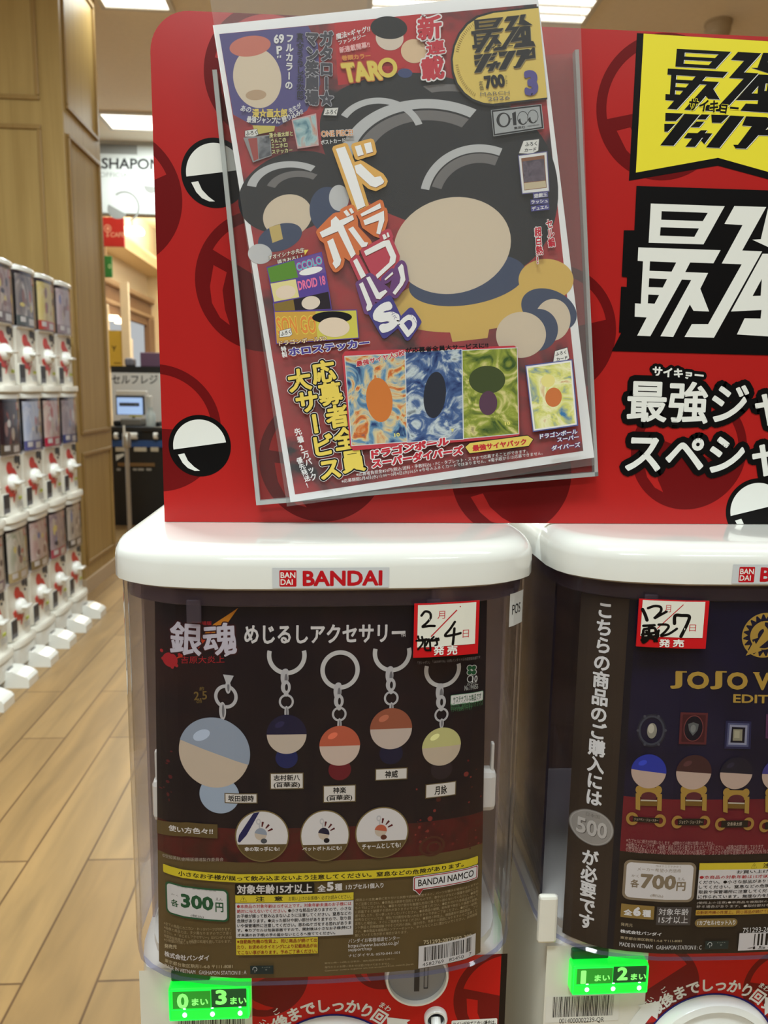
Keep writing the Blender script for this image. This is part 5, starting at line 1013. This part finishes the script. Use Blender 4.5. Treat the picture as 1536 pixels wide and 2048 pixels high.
LO = [[(650, 975), (805, 980), (740, 1045), (648, 1045)], [(640, 1070), (735, 1070), (670, 1138), (640, 1138)], [(815, 983), (945, 990), (720, 1258), (605, 1255)], [(960, 988), (1030, 990), (995, 1032), (925, 1030)], [(915, 1050), (985, 1050), (940, 1100), (868, 1098)],
 [(808, 1192), (842, 1148), (925, 1150), (955, 1125), (1010, 1125), (990, 1150), (1055, 1152), (985, 1245), (955, 1212), (975, 1190), (965, 1190), (905, 1268), (822, 1268), (878, 1196)], [(1045, 990), (1200, 995), (1130, 1062), (1050, 1060)], [(1210, 998), (1330, 1005), (1115, 1278), (1000, 1272)], [(1345, 1005), (1520, 1012), (1560, 1030), (1440, 1180), (1345, 1285), (1255, 1282), (1235, 1250), (1275, 1250), (1395, 1090), (1310, 1085)]]
LO = [([p5p6(q) for q in l], []) for l in LO]
LO.append(([s1p6(q) for q in [(1085, 668), (1120, 664), (1132, 822), (960, 846)]], [[s1p6(q) for q in [(1075, 722), (1086, 776), (1030, 790)]]]))
def logo(pr_, mat, parts, f, c, d=(0, 0)):
    for o_, hs in parts:
        g_ = lambda q: (f(q)[0]+d[0], f(q)[1]+d[1]); pr_.poly(mat, [g_(q) for q in o_], c, [[g_(q) for q in h_] for h_ in hs])
p.c = 'p5'; YB_ = INK((236, 222, 60), .3); bzt = p.uv((400, 290))[1]
p.poly(BLACK, [(405, 286), (1800, 372), (1880, 1640), (1102, 1430), (335, 1560)]); p.poly(YB_, [(462, 291), (1742, 370), (1816, 1562), (1104, 1362), (395, 1490)])
fy = aff(P6K, P5K); logo(p, BLACK, HI+LO, fy, 'p5', (8, 6)); logo(p, WHITE, HI+LO, fy, 'p5', (6, 4)); logo(p, BLACK, HI+LO, fy, 'p5')
p.quad(YB_, 'サイキョー', (856, 842), (1300, 884), (838, 960), bold=.10); p.quad(BLACK, 'サイキョー', (860, 848), (1290, 886), (842, 955), bold=.04)
p.c = 'p6'; p.poly(BLACK, [(279, -24), (1760, 26), (1790, 1015), (130, 970), (187, 860), (173, 857), (186, 582), (220, 584), (222, 526), (190, 522), (203, 243), (266, 243)]); logo(p, wb, HI, lambda q: q, 'p6')
p.quad(wb, 'サイキョー', (377, 1060), (685, 1090), (374, 1120), bold=.05, out=[(BLACK, .30), (BLACK, .2)])
p.quad(wb, '最強ジャンプ', (228, 1142), (1700, 1190), (218, 1396), bold=.028, out=[(BLACK, .14), (BLACK, .10)])
p.quad(wb, 'スペシャル', (228, 1472), (1440, 1500), (205, 1708), bold=.032, out=[(BLACK, .14), (BLACK, .10)])
p.build('display_board', label='tall red advertising board with a yellow banner standing on the capsule machines', cat='display board')

# ================================================================== poster, its sleeve and its acrylic case
PYc = .4695
p = Print(PYc); p.c = 'o'; PW = INK((246, 246, 248), .45); px_c = [(425.5, 50.5), (1074.5, -18), (1188.5, 915), (581, 1004.7)]
cs = [p.uv(q) for q in px_c]; n = 4
p.add([(a, PYc, b) for a, b in cs]+[(a, PYc+.0003, b) for a, b in cs], [(0, 1, 2, 3), (7, 6, 5, 4)]+[(i, (i+1) % 4, 4+(i+1) % 4, 4+i) for i in range(4)], PW)
pbg = NOISE('poster_debris_print', [(.30, (52, 46, 50)), (.40, (120, 50, 54)), (.52, (172, 52, 56)), (.66, (160, 62, 62)), (.78, (150, 140, 140))], 26, 7, 1.2, .45)
I4 = [(438.5, 68), (1073, 8), (1166.4, 901.7), (590, 989)]; p.poly(pbg, I4)
prp = INK((88, 80, 136), .45); beige = INK((222, 204, 180), .45); coral = INK((206, 120, 104), .45); dg_ = INK((40, 39, 42), .45); lg = INK((196, 196, 198), .45); mg = INK((118, 114, 114), .45); org2 = INK((222, 184, 96), .45); blu = INK((62, 74, 104), .45)
redp2 = INK((188, 44, 50), .45); wp = INK((232, 230, 230), .45); blk2 = INK((30, 29, 33), .45)
# big plain discs and bands, colours only
p.c = 'p1'; p.poly(redp2, [(1030, 176), (1700, 108), (1830, 560), (1060, 655)]); p.poly(prp, [(148, 262), (830, 200), (905, 340), (925, 650), (820, 850), (600, 972), (400, 960), (255, 880)])
p.ell(beige, (440, 600), 185, 232, rot=8); p.ell(coral, (385, 355), 160, 78, rot=10); p.ell(INK((190, 160, 130), .45), (430, 730), 80, 40, rot=6)
p.c = 'o'; lgc = [(905, 330)]
p.ell(dg_, (872, 305), 232, 150, rot=-12); p.ell(dg_, (985, 385), 132, 170, rot=6); p.ell(dg_, (745, 255), 105, 92)
for ctr, rx, ry, a0, a1, inn, m_ in (((860, 330), 180, 130, 60, 175, .86, lg), ((860, 330), 150, 108, 60, 170, .82, mg), ((960, 400), 120, 110, 70, 170, .86, lg), ((960, 400), 100, 92, 70, 165, .8, mg), ((760, 270), 90, 74, 20, 150, .84, lg), ((905, 215), 120, 46, 10, 120, .7, mg)): p.ell(m_, ctr, rx, ry, inner=inn, a0=a0, a1=a1)
p.ell(dg_, (585, 385), 112, 78, rot=20); p.ell(lg, (585, 385), 92, 62, inner=.8, a0=60, a1=170); p.ell(mg, (600, 390), 70, 48, inner=.75, a0=60, a1=160)
p.ell(org2, (955, 600), 176, 62, rot=8); p.poly(org2, [(890, 625), (985, 622), (975, 676), (905, 684)]); p.ell(blu, (935, 560), 118, 50, rot=10); p.ell(beige, (905, 492), 118, 96, rot=12)
p.ell(org2, (1092, 560), 55, 42); p.ell(blu, (1098, 620), 58, 40, rot=-20); p.ell(beige, (1105, 640), 36, 42); p.ell(blu, (1076, 660), 40, 42); p.ell(beige, (1042, 670), 50, 46)
p.ell(beige, (575, 432), 50, 42, rot=20); p.ell(blu, (560, 475), 46, 26, rot=20); p.ell(blu, (655, 420), 36, 46); p.ell(INK((206, 206, 208), .45), (678, 396), 20, 26); p.ell(INK((206, 206, 208), .45), (520, 508), 24, 20); p.poly(INK((206, 180, 110), .45), [(538, 455), (560, 448), (566, 478), (545, 486)])
p.c = 'p2'; p.ell(INK((222, 206, 190), .45), (100, 260), 95, 85); p.ell(blk2, (95, 190), 125, 78); p.ell(INK((226, 196, 160), .45), (265, 350), 88, 82); p.ell(redp2, (150, 430), 66, 40); p.ell(INK((62, 74, 120), .45), (205, 500), 50, 32)
# lettering, top
p.c = 'p1'
p.col(wp, 'フルカラーの', (690, 295), (683, 655), bold=.045, fill=.92); p.quad(wp, '69', (565, 268), (645, 262), (568, 338), bold=.05); p.quad(wp, 'P', (586, 356), (630, 352), (590, 420), bold=.05); p.quad(wp, '!!', (592, 430), (625, 426), (590, 450), bold=.04)
p.col(blk2, '真☆うらしま太郎', (768, 285), (770, 728), bold=.03, fill=.95, out=prp, ow=.06)
p.col(INK((70, 68, 78), .45), 'ガタロー☆', (970, 300), (970, 760), bold=.06, fill=1.0, out=INK((170, 168, 176), .45), ow=.05); p.col(INK((70, 68, 78), .45), 'マン笑劇場', (860, 300), (862, 755), bold=.06, fill=.98, out=INK((170, 168, 176), .45), ow=.05)
p.quad(wp, '魔法×ギャグ!?', (1040, 264), (1302, 200), (1048, 312), bold=.03); p.quad(wp, 'ファンタジー', (1060, 318), (1268, 262), (1066, 352), bold=.03); p.quad(INK((240, 190, 190), .45), '新連載開幕!!', (1066, 368), (1298, 322), (1074, 416), bold=.03); p.quad(INK((224, 150, 70), .45), '巻頭カラー', (1084, 432), (1306, 412), (1090, 472), bold=.04)
ytx = INK((230, 206, 96), .45); p.quad(ytx, 'TAR', (1078, 492), (1372, 468), (1112, 642), bold=.06, out=INK((200, 120, 50), .45), ow=.04); p.ell(ytx, (1440, 525), 74, 76, inner=.58); p.quad(redp2, 'タロ', (1394, 512), (1480, 505), (1396, 548), bold=.03)
p.quad(wp, 'あの', (322, 812), (400, 828), (310, 856), bold=.02); p.quad(INK((226, 200, 100), .45), '漫☆画太郎', (402, 838), (672, 838), (402, 908), bold=.05); p.quad(wp, '先生が', (676, 842), (768, 792), (690, 880), bold=.02); p.quad(wp, '最強ジャンプに', (364, 896), (622, 908), (358, 946), bold=.03); p.quad(wp, '殴り込み!!', (626, 904), (782, 836), (640, 950), bold=.03)
def tagp(c, pts, lines):
    p.poly(INK((70, 66, 70), .45), pts, c); cx = sum(q[0] for q in pts)/len(pts); cy = sum(q[1] for q in pts)/len(pts); p.poly(INK((226, 224, 220), .45), [(cx+(q[0]-cx)*.93, cy+(q[1]-cy)*.91) for q in pts], c)
    for t, a, b, d in lines: p.quad(blk2, t, a, b, d, c, bold=.03)
p.poly(INK((206, 190, 100), .45), [(405, 968), (578, 972), (570, 1012), (430, 1040)]); p.poly(INK((150, 148, 150), .45), [(334, 1062), (540, 1040), (552, 1200), (408, 1252)]); p.poly(INK((166, 76, 72), .45), [(370, 1070), (440, 1062), (450, 1225), (415, 1240)]); p.poly(NOISE('poster_grey_print', [(.35, (70, 72, 80)), (.6, (150, 152, 158)), (.8, (96, 98, 104))], 90, 4, 1, .45), [(440, 1060), (535, 1048), (545, 1196), (455, 1226)])
tagp('p1', [(345, 1008), (440, 992), (452, 1040), (415, 1056), (345, 1056)], [('ふろく', (352, 1014), (440, 1004), (354, 1048))])
for t, a, b, d in (('漫☆画太郎と', (530, 1026), (712, 1010), (533, 1064)), ('うんこの', (545, 1072), (660, 1060), (548, 1106)), ('ミニホロ', (548, 1112), (672, 1100), (550, 1146)), ('ステッカー', (552, 1156), (710, 1140), (554, 1190))): p.quad(INK((226, 214, 150), .45), t, a, b, d, bold=.03, out=blk2, ow=.06)
p.poly(INK((214, 170, 170), .45), [(704, 924), (892, 876), (914, 1122), (750, 1148)]); p.poly(NOISE('poster_teal_print', [(.3, (70, 120, 140)), (.5, (176, 204, 206)), (.62, (206, 150, 130)), (.8, (90, 150, 160))], 90, 5, 1.5, .45), [(714, 932), (886, 888), (906, 1114), (756, 1138)])
tagp('p1', [(958, 836), (1066, 830), (1052, 896), (944, 892)], [('ふろく', (966, 848), (1052, 846), (962, 886))]); p.quad(INK((226, 150, 80), .45), 'ONE PIECE!', (930, 1012), (1172, 1000), (934, 1058), bold=.03, out=wp, ow=.05); p.quad(wp, 'ポストカード', (926, 1082), (1112, 1062), (930, 1118), bold=.03)
# new serial lettering
p.c = 'p2'
for t, a, b, d in (('新', (285, 125), (452, 102), (290, 290)), ('連', (340, 292), (472, 270), (350, 392)), ('載', (308, 402), (466, 380), (318, 565))): p.quad(INK((200, 50, 66), .45), t, a, b, d, bold=.05, out=wp, ow=.06)
# yellow badge
bp = [(1110, 52), (800, 85), (690, 115), (620, 165), (565, 235), (530, 320), (515, 410), (522, 500), (550, 585), (600, 650), (660, 695), (735, 722), (800, 728), (1172, 684)]
p.poly(blk2, bp); p.poly(INK((226, 198, 104), .45), [(1112, 62), (805, 97), (700, 128), (630, 178), (578, 245), (543, 325), (528, 410), (535, 495), (562, 575), (610, 638), (668, 682), (738, 708), (800, 714), (1170, 672)])
for a in list(range(118, 172, 3))+list(range(188, 240, 3)):
    ca, sa = math.cos(math.radians(a)), math.sin(math.radians(a)); p.stroke(INK((150, 124, 60), .45), [(808+245*ca, 412-272*sa), (808+262*ca, 412-292*sa)], 3)
p.c = 's1'; fs = aff(P6K, S1K); gl_ = INK((150, 140, 110), .45); logo(p, gl_, HI+LO, fs, 's1', (9, 8)); logo(p, blk2, HI+LO, fs, 's1')
p.quad(blk2, 'サイキョー', (378, 640), (795, 598), (372, 718), bold=.04); p.quad(blk2, '700', (345, 1096), (652, 1062), (378, 1292), bold=.06); p.col(blk2, '定価', (308, 1205), (318, 1278), bold=.01); p.col(blk2, '円(税込)', (688, 1105), (702, 1235), bold=.01)
p.quad(INK((130, 120, 100), .45), 'MARCH', (294, 1346), (738, 1318), (300, 1398), bold=.0); p.quad(INK((120, 112, 110), .45), '2026', (406, 1420), (742, 1392), (410, 1476), bold=.0); p.quad(INK((92, 84, 150), .45), '3', (948, 1012), (1160, 1000), (972, 1400), bold=.08)
p.poly(INK((170, 172, 174), .45), [(458, 1612), (1222, 1520), (1262, 1890), (498, 2008)]); p.poly(blk2, [(468, 1618), (1214, 1530), (1250, 1884), (504, 1998)]); p.poly(INK((170, 172, 174), .45), [(492, 1640), (1192, 1556), (1226, 1866), (522, 1972)])
p.ell(blk2, (648, 1762), 106, 112); p.ell(INK((170, 172, 174), .45), (655, 1760), 68, 92); p.poly(blk2, [(778, 1660), (834, 1632), (846, 1838), (796, 1842)]); p.poly(blk2, [(752, 1742), (778, 1738), (778, 1750), (752, 1752)])
for cx, cy in ((940, 1732), (1092, 1710)): p.ell(blk2, (cx, cy), 82, 104, inner=.9); p.ell(blk2, (cx-10, cy+50), 60, 48); p.ell(INK((170, 172, 174), .45), (cx+10, cy), 46, 88)
p.quad(blk2, '集英社', (805, 1866), (975, 1846), (808, 1906), bold=.02); p.quad(blk2, 'ANNIVERSARY', (1010, 1846), (1190, 1822), (1012, 1868), bold=.0, res=1)
# right-hand card
p.c = 'p2'; tagp('p2', [(1005, 966), (1118, 952), (1112, 1036), (1062, 1062), (972, 1056)], [('ふろく', (1018, 980), (1100, 972), (1018, 1008)), ('カード', (1016, 1020), (1096, 1012), (1014, 1046))])
p.poly(INK((96, 92, 140), .45), [(970, 1066), (1170, 1038), (1186, 1314), (998, 1332)]); p.poly(wp, [(976, 1072), (1164, 1046), (1180, 1308), (1002, 1325)]); p.poly(INK((140, 92, 66), .45), [(992, 1088), (1150, 1066), (1166, 1288), (1014, 1306)]); p.poly(NOISE('poster_dusk_print', [(.3, (40, 38, 48)), (.55, (110, 96, 110)), (.75, (70, 62, 70))], 90, 5, 1.5, .45), [(1000, 1110), (1146, 1090), (1158, 1236), (1010, 1252)]); p.poly(INK((206, 190, 160), .45), [(1012, 1256), (1158, 1240), (1162, 1284), (1016, 1302)])
for t, a, b, d, x0 in (('遊戯王', (1078, 1330), (1168, 1318), (1080, 1358), 0), ('ラッシュ', (1060, 1374), (1172, 1364), (1062, 1398), 0), ('デュエル', (1064, 1418), (1176, 1404), (1066, 1444), 0)): p.poly(INK((84, 80, 140), .45), [(a[0]-6, a[1]-5), (b[0]+6, b[1]-5), (b[0]+8, b[1]+32), (d[0]-6, d[1]+5)]); p.quad(wp, t, a, b, d, bold=.03)
p.c = 'o'; p.col(INK((186, 50, 64), .45), 'セル編', (1097, 449), (1101, 486), bold=.04, fill=1.0, wid=.8, out=wp, ow=.07); p.col(INK((186, 50, 64), .45), '超白熱!', (1074, 465), (1078, 520), bold=.04, fill=1.0, wid=.8, out=wp, ow=.07)
# diagonal title
p.c = 's2'
TT = {'a': [[(240, 188), (325, 165), (412, 385), (515, 715), (440, 752)], [(412, 345), (470, 325), (600, 450), (655, 440), (688, 488), (680, 508), (610, 545), (560, 530), (430, 410)], [(415, 165), (470, 150), (500, 240), (445, 258)], [(500, 140), (565, 125), (585, 215), (525, 232)]],
 'b': [[(90, 960), (195, 905), (195, 850), (240, 810), (275, 850), (395, 800), (410, 840), (310, 895), (425, 1160), (385, 1200), (260, 950), (115, 1010)], [(160, 1045), (215, 1015), (290, 1215), (280, 1260), (240, 1298), (210, 1250), (220, 1225)], [(355, 930), (400, 905), (505, 1050), (540, 1055), (525, 1090), (480, 1100)], [(310, 770), (340, 750), (375, 800), (345, 815)], [(360, 745), (385, 735), (410, 775), (385, 790)], [(468, 790), (650, 690), (660, 735), (480, 815)], [(495, 850), (685, 760), (690, 850), (650, 980), (615, 970), (640, 850), (510, 895)]],
 'c': [[(500, 1135), (680, 1040), (735, 1030), (800, 1180), (790, 1240), (625, 1390), (610, 1355), (735, 1240), (745, 1190), (700, 1090), (520, 1178)], [(670, 985), (695, 975), (715, 1015), (685, 1030)], [(710, 965), (725, 960), (740, 1000), (720, 1010)], [(400, 1225), (435, 1200), (520, 1360), (475, 1390)]],
 'd': [[(690, 1395), (765, 1325), (772, 1345), (700, 1405)], [(850, 1250), (865, 1270), (885, 1400), (860, 1450), (790, 1540), (765, 1520), (830, 1430), (840, 1380), (815, 1290)], [(455, 1440), (490, 1420), (570, 1610), (580, 1640), (560, 1680), (530, 1690), (520, 1660), (530, 1630)], [(520, 1380), (555, 1368), (640, 1520), (700, 1490), (718, 1510), (650, 1580), (615, 1575)]]}
UL = {'a': (216, 168, 96), 'b': (208, 118, 76), 'c': (184, 78, 92), 'd': (112, 76, 124), 'e': (80, 74, 136)}
def under(pts, col, d=34):
    V = [Vector(q) for q in pts]; Q = [v+Vector((d*math.cos(a*math.pi/4), d*math.sin(a*math.pi/4))) for v in V for a in range(8)]; p.poly(INK(UL[col], .45), [tuple(Q[i]) for i in convex_hull_2d(Q)])
for k in 'abcd':
    for l in TT[k]: under(l, k)
SB = [(560, 1690), (735, 1572), (840, 1790), (690, 1915)]; DB = [(820, 1800), (935, 1685), (1005, 1790), (905, 1935)]
under(SB, 'e', 30); under(DB, 'e', 30)
for k in 'abcd':
    for l in TT[k]: p.poly(INK((120, 70, 60), .45), [(q[0]+3, q[1]+4) for q in l]); p.poly(wp, l)
p.quad(wp, 'S', (552, 1700), (738, 1570), (678, 1920), bold=.09); p.quad(wp, 'D', (812, 1806), (930, 1682), (905, 1936), bold=.07)
p.col(prp, 'エス', (765, 1705), (785, 1745), bold=0); p.col(prp, 'ディー', (940, 1720), (980, 1790), bold=0)
# sticker strips
p.c = 'p3'; pur = INK((96, 76, 150), .45); p.quad(INK((236, 226, 214), .45), 'オオイシナホ先生', (366, 122), (640, 62), (370, 158), bold=.02, out=blk2, ow=.05); p.quad(INK((236, 226, 214), .45), '描きおろし!', (434, 158), (620, 114), (440, 192), bold=.02, out=blk2, ow=.05); p.poly(ytx, [(640, 82), (672, 80), (645, 120)])
def strip(pts, l, r, split):
    p.poly(pur, [(pts[0][0]-7, pts[0][1]-7), (pts[1][0]+7, pts[1][1]-7), (pts[2][0]+7, pts[2][1]+7), (pts[3][0]-7, pts[3][1]+7)]); mid0 = tuple(pts[0][i]+(pts[1][i]-pts[0][i])*split for i in (0, 1)); mid1 = tuple(pts[3][i]+(pts[2][i]-pts[3][i])*split for i in (0, 1)); p.poly(INK(l, .45), [pts[0], mid0, mid1, pts[3]]); p.poly(INK(r, .45), [mid0, pts[1], pts[2], mid1])
strip([(362, 218), (765, 102), (800, 250), (388, 328)], (96, 140, 60), (112, 88, 150), .5); p.quad(INK((90, 190, 206), .45), 'CCOLO', (575, 185), (765, 125), (590, 245), bold=.03, out=INK((206, 90, 150), .45), ow=.05); p.ell(wp, (690, 240), 90, 26, rot=14)
strip([(386, 336), (798, 262), (824, 398), (414, 472)], (222, 210, 150), (92, 74, 150), .46); p.quad(INK((232, 120, 160), .45), 'DROID 18', (588, 318), (792, 272), (600, 388), bold=.04); p.ell(INK((226, 206, 186), .45), (500, 400), 76, 50, rot=10)
strip([(410, 488), (822, 396), (842, 525), (420, 545)], (134, 112, 60), (50, 44, 50), .36); p.ell(INK((222, 206, 190), .45), (690, 480), 70, 50, rot=10)
strip([(418, 550), (1032, 538), (1048, 742), (434, 786)], (206, 160, 74), (206, 196, 90), .5); p.quad(INK((224, 140, 70), .45), 'SON GO', (425, 590), (720, 578), (440, 720), bold=.03, out=INK((222, 206, 90), .45), ow=.04); p.ell(blk2, (850, 590), 150, 46, rot=2); p.ell(INK((226, 206, 184), .45), (865, 665), 118, 74)
tagp('p3', [(452, 692), (540, 668), (552, 718), (530, 735), (452, 742)], [('ふろく', (462, 700), (538, 680), (464, 732))])
p.quad(INK((236, 220, 180), .45), 'ドラゴンボールSD', (446, 768), (806, 726), (452, 804), bold=.03, out=INK((120, 60, 60), .45), ow=.06); p.col(wp, '特製', (485, 830), (492, 872), bold=.03, fill=1.0); p.quad(INK((84, 72, 150), .45), 'ホロステッカー', (520, 822), (1128, 748), (528, 886), bold=.06, out=wp, ow=.06)
def big(txt, cs_, rx, dn, s_=1):
    for m_, b in ((wp, .15), (blk2, .12), (INK((232, 206, 96), .45), .045)):
        for ch, (cx, cy) in zip(txt, cs_):
            R_, D_ = rx, dn
            if ch == 'ー': R_, D_ = dn, (-rx[0], -rx[1])
            A = (cx-R_[0]/2-D_[0]/2, cy-R_[1]/2-D_[1]/2); p.quad(m_, ch, A, (A[0]+R_[0], A[1]+R_[1]), (A[0]+D_[0], A[1]+D_[1]), bold=b, cell=True)
big('応募者全員', [(785, 1000), (838, 1165), (893, 1335), (950, 1505), (1008, 1672)], (178, -28), (26, 166)); big('大サービス', [(605, 1062), (662, 1225), (722, 1392), (778, 1555), (835, 1730)], (176, -28), (26, 164))
p.col(wp, '先着2万パック', (592, 1452), (710, 1792), bold=.03, fill=.92); p.col(wp, '優先発送!', (606, 1668), (678, 1848), bold=.03, fill=.95)
# cards
p.c = 'o'; fr = INK((190, 66, 76), .45); p.poly(fr, [(684, 712), (690, 703), (1026, 692), (1033, 697), (1037, 868), (1030, 874), (706, 900), (700, 892)])
c1 = NOISE('poster_card_blue_orange', [(.28, (44, 62, 110)), (.42, (110, 150, 180)), (.54, (214, 196, 150)), (.64, (206, 110, 50)), (.8, (60, 80, 110))], 60, 6, 2.5, .4); c2 = NOISE('poster_card_blue', [(.3, (36, 48, 96)), (.5, (80, 104, 150)), (.62, (196, 206, 210)), (.8, (46, 52, 72))], 60, 6, 2.5, .4); c3 = NOISE('poster_card_green', [(.3, (60, 84, 48)), (.5, (150, 160, 70)), (.62, (216, 206, 140)), (.8, (84, 66, 72))], 60, 6, 2.5, .4); c4 = NOISE('poster_card_yellow', [(.3, (60, 120, 176)), (.46, (214, 214, 120)), (.6, (240, 236, 190)), (.76, (196, 120, 60))], 60, 6, 2.0, .4)
wl = INK((206, 210, 214), .45)
for pts, m_ in (([(690, 714), (808, 708), (813, 882), (704, 890)], c1), ([(810, 706), (921, 700), (924, 877), (814, 883)], c2), ([(923, 702), (1031, 697), (1034, 866), (926, 876)], c3)):
    p.poly(wl, [(pts[0][0]-1.5, pts[0][1]-1.5), (pts[1][0]+1.5, pts[1][1]-1.5), (pts[2][0]+1.5, pts[2][1]+1.5), (pts[3][0]-1.5, pts[3][1]+1.5)]); p.poly(m_, pts)
p.ell(INK((206, 120, 60), .45), (758, 800), 26, 44, rot=8); p.ell(INK((50, 52, 62), .45), (868, 790), 22, 46, rot=-4); p.ell(INK((70, 80, 50), .45), (972, 760), 36, 28); p.ell(INK((92, 66, 84), .45), (974, 806), 18, 24)
for t, c, a, b, d in (('10', 'p3', (1316, 1464), (1358, 1458), (1320, 1492)), ('9', 'p4', (366, 1378), (386, 1376), (368, 1402)), ('10', 'p4', (756, 1328), (796, 1324), (758, 1354)), ('8', 'p3', (1372, 962), (1392, 960), (1374, 988))): p.quad(INK((226, 216, 120), .45), t, a, b, d, c, bold=.04)
p.quad(INK((190, 60, 70), .45), '最強サイヤ人3枚', K('p3', (1030, 922)), K('p3', (1395, 835)), K('p3', (1034, 965)), bold=.04, out=wp, ow=.06); p.quad(blk2, 'が応募者全員大サービスに!!', K('p4', (35, 790)), K('p4', (636, 752)), K('p4', (38, 828)), bold=.04)
p.quad(INK((196, 54, 66), .45), 'ドラゴンボール', (741, 899), (896, 871), (742, 917), bold=.08, out=wp, ow=.09); p.quad(INK((196, 54, 66), .45), 'スーパーダイバーズ', (743, 917), (924, 889), (744, 936), bold=.08, out=wp, ow=.09)
for d_, m_ in ((6, blk2), (0, INK((226, 200, 100), .45))): p.poly(m_, [(470-d_, 1512), (504, 1482-d_), (922, 1428-d_), (962+d_, 1455), (930, 1502+d_), (502, 1556+d_)], 'p4')
p.quad(INK((196, 54, 60), .45), '最強サイヤパック', K('p4', (520, 1498)), K('p4', (912, 1448)), K('p4', (524, 1544)), bold=.06)
p.quad(wp, '※応募者負担金850円(税込/送料・手数料込)・PC・タブレット・スマホで応募することができます。', (711.6, 944), (1052, 897), (712.6, 953), bold=.012, res=1); p.quad(wp, '※応募期間2月4日(水)12:00〜3月4日(水)16:59 ※今号のふろくカードではありません。※電子版からは応募できません。', (682.6, 957.5), (1082, 901), (683.6, 966), bold=.012, res=1)
p.c = 'p4'; tagp('p4', [(1118, 812), (1212, 784), (1228, 868), (1196, 892), (1104, 898)], [('ふろく', (1124, 826), (1202, 808), (1124, 852)), ('カード', (1130, 864), (1210, 848), (1132, 888))])
p.poly(INK((90, 96, 150), .45), [(904, 918), (1246, 874), (1290, 1356), (960, 1402)]); p.poly(wp, [(912, 926), (1240, 882), (1280, 1348), (966, 1393)]); p.poly(c4, [(924, 938), (1230, 896), (1268, 1338), (976, 1380)]); p.ell(INK((206, 120, 70), .45), (1110, 1150), 60, 70); p.ell(INK((232, 220, 140), .45), (1070, 1030), 50, 46)
for t, a, b, d in (('ドラゴンボール', (1010, 1416), (1282, 1378), (1012, 1452)), ('スーパー', (1136, 1442), (1292, 1420), (1138, 1474)), ('ダイバーズ', (1094, 1502), (1302, 1474), (1097, 1538))): p.quad(wp, t, a, b, d, bold=.04, out=INK((80, 76, 140), .45), ow=.09)
p.build('poster', label='tilted colourful magazine cover poster with a yellow badge on the red board', cat='poster')

# clear sleeve round the poster
film = CLEAR('sleeve_film', (.985, .985, .985), .03, .12, hazecol=(240, 240, 240), refl=.5)
sl = [(414, -42), (1158, -66), (1190, 930), (574, 1013)]
t = thing('plastic_sleeve', (0, PYc, 1.2), 'clear plastic sleeve around the poster, its top standing above the board', 'plastic sleeve')
for nm, yy in (('front_film', PYc-.0022), ('back_film', PYc+.0022)):
    q = [onY(a, b, yy) for a, b in sl]; g = G(); g.add([tuple(v) for v in q]+[(v.x, v.y+.00012, v.z) for v in q], [(0, 1, 2, 3), (7, 6, 5, 4)]+[(i, (i+1) % 4, 4+(i+1) % 4, 4+i) for i in range(4)], film); setpar(g.build(nm, None), t)
# acrylic case behind
acr = CLEAR('case_acrylic', (.95, .95, .95), .02, .04); acre = CLEAR('case_wall_acrylic', (.8, .82, .82), .6, .08, hazecol=(206, 210, 208))
Yb, Yf = .4785, .4722
t = thing('acrylic_case', (0, Yb, 1.1), 'clear acrylic leaflet case fixed to the red board behind the poster', 'acrylic case')
cq = [onY(a, b, Yb) for a, b in ((437, 148), (1151, 108), (1190, 950), (523, 1007))]
g = G(); g.add([(v.x, Yb-.001, v.z) for v in cq]+[(v.x, Yb+.0008, v.z) for v in cq], [(0, 1, 2, 3), (7, 6, 5, 4)]+[(i, (i+1) % 4, 4+(i+1) % 4, 4+i) for i in range(4)], acr); setpar(g.build('back_plate', None), t)
def wall(a, b, nm, w_=.0026):
    d = Vector((b.x-a.x, 0, b.z-a.z)).normalized(); n_ = Vector((-d.z, 0, d.x))*w_; g = G(); V = []
    for yy in (Yf, Yb-.0012): V += [(a.x, yy, a.z), (b.x, yy, b.z), (b.x+n_.x, yy, b.z+n_.z), (a.x+n_.x, yy, a.z+n_.z)]
    g.add(V, [(0, 1, 2, 3), (7, 6, 5, 4), (0, 4, 5, 1), (1, 5, 6, 2), (2, 6, 7, 3), (3, 7, 4, 0)], acre); setpar(g.build(nm, None), t)
wall(cq[3], cq[0], 'side_wall'); wall(cq[2], cq[3], 'bottom_wall', -.0026); wall(cq[1], cq[2], 'side_wall', -.0022)

bpy.data.objects.remove(_to); bpy.data.curves.remove(_tc)
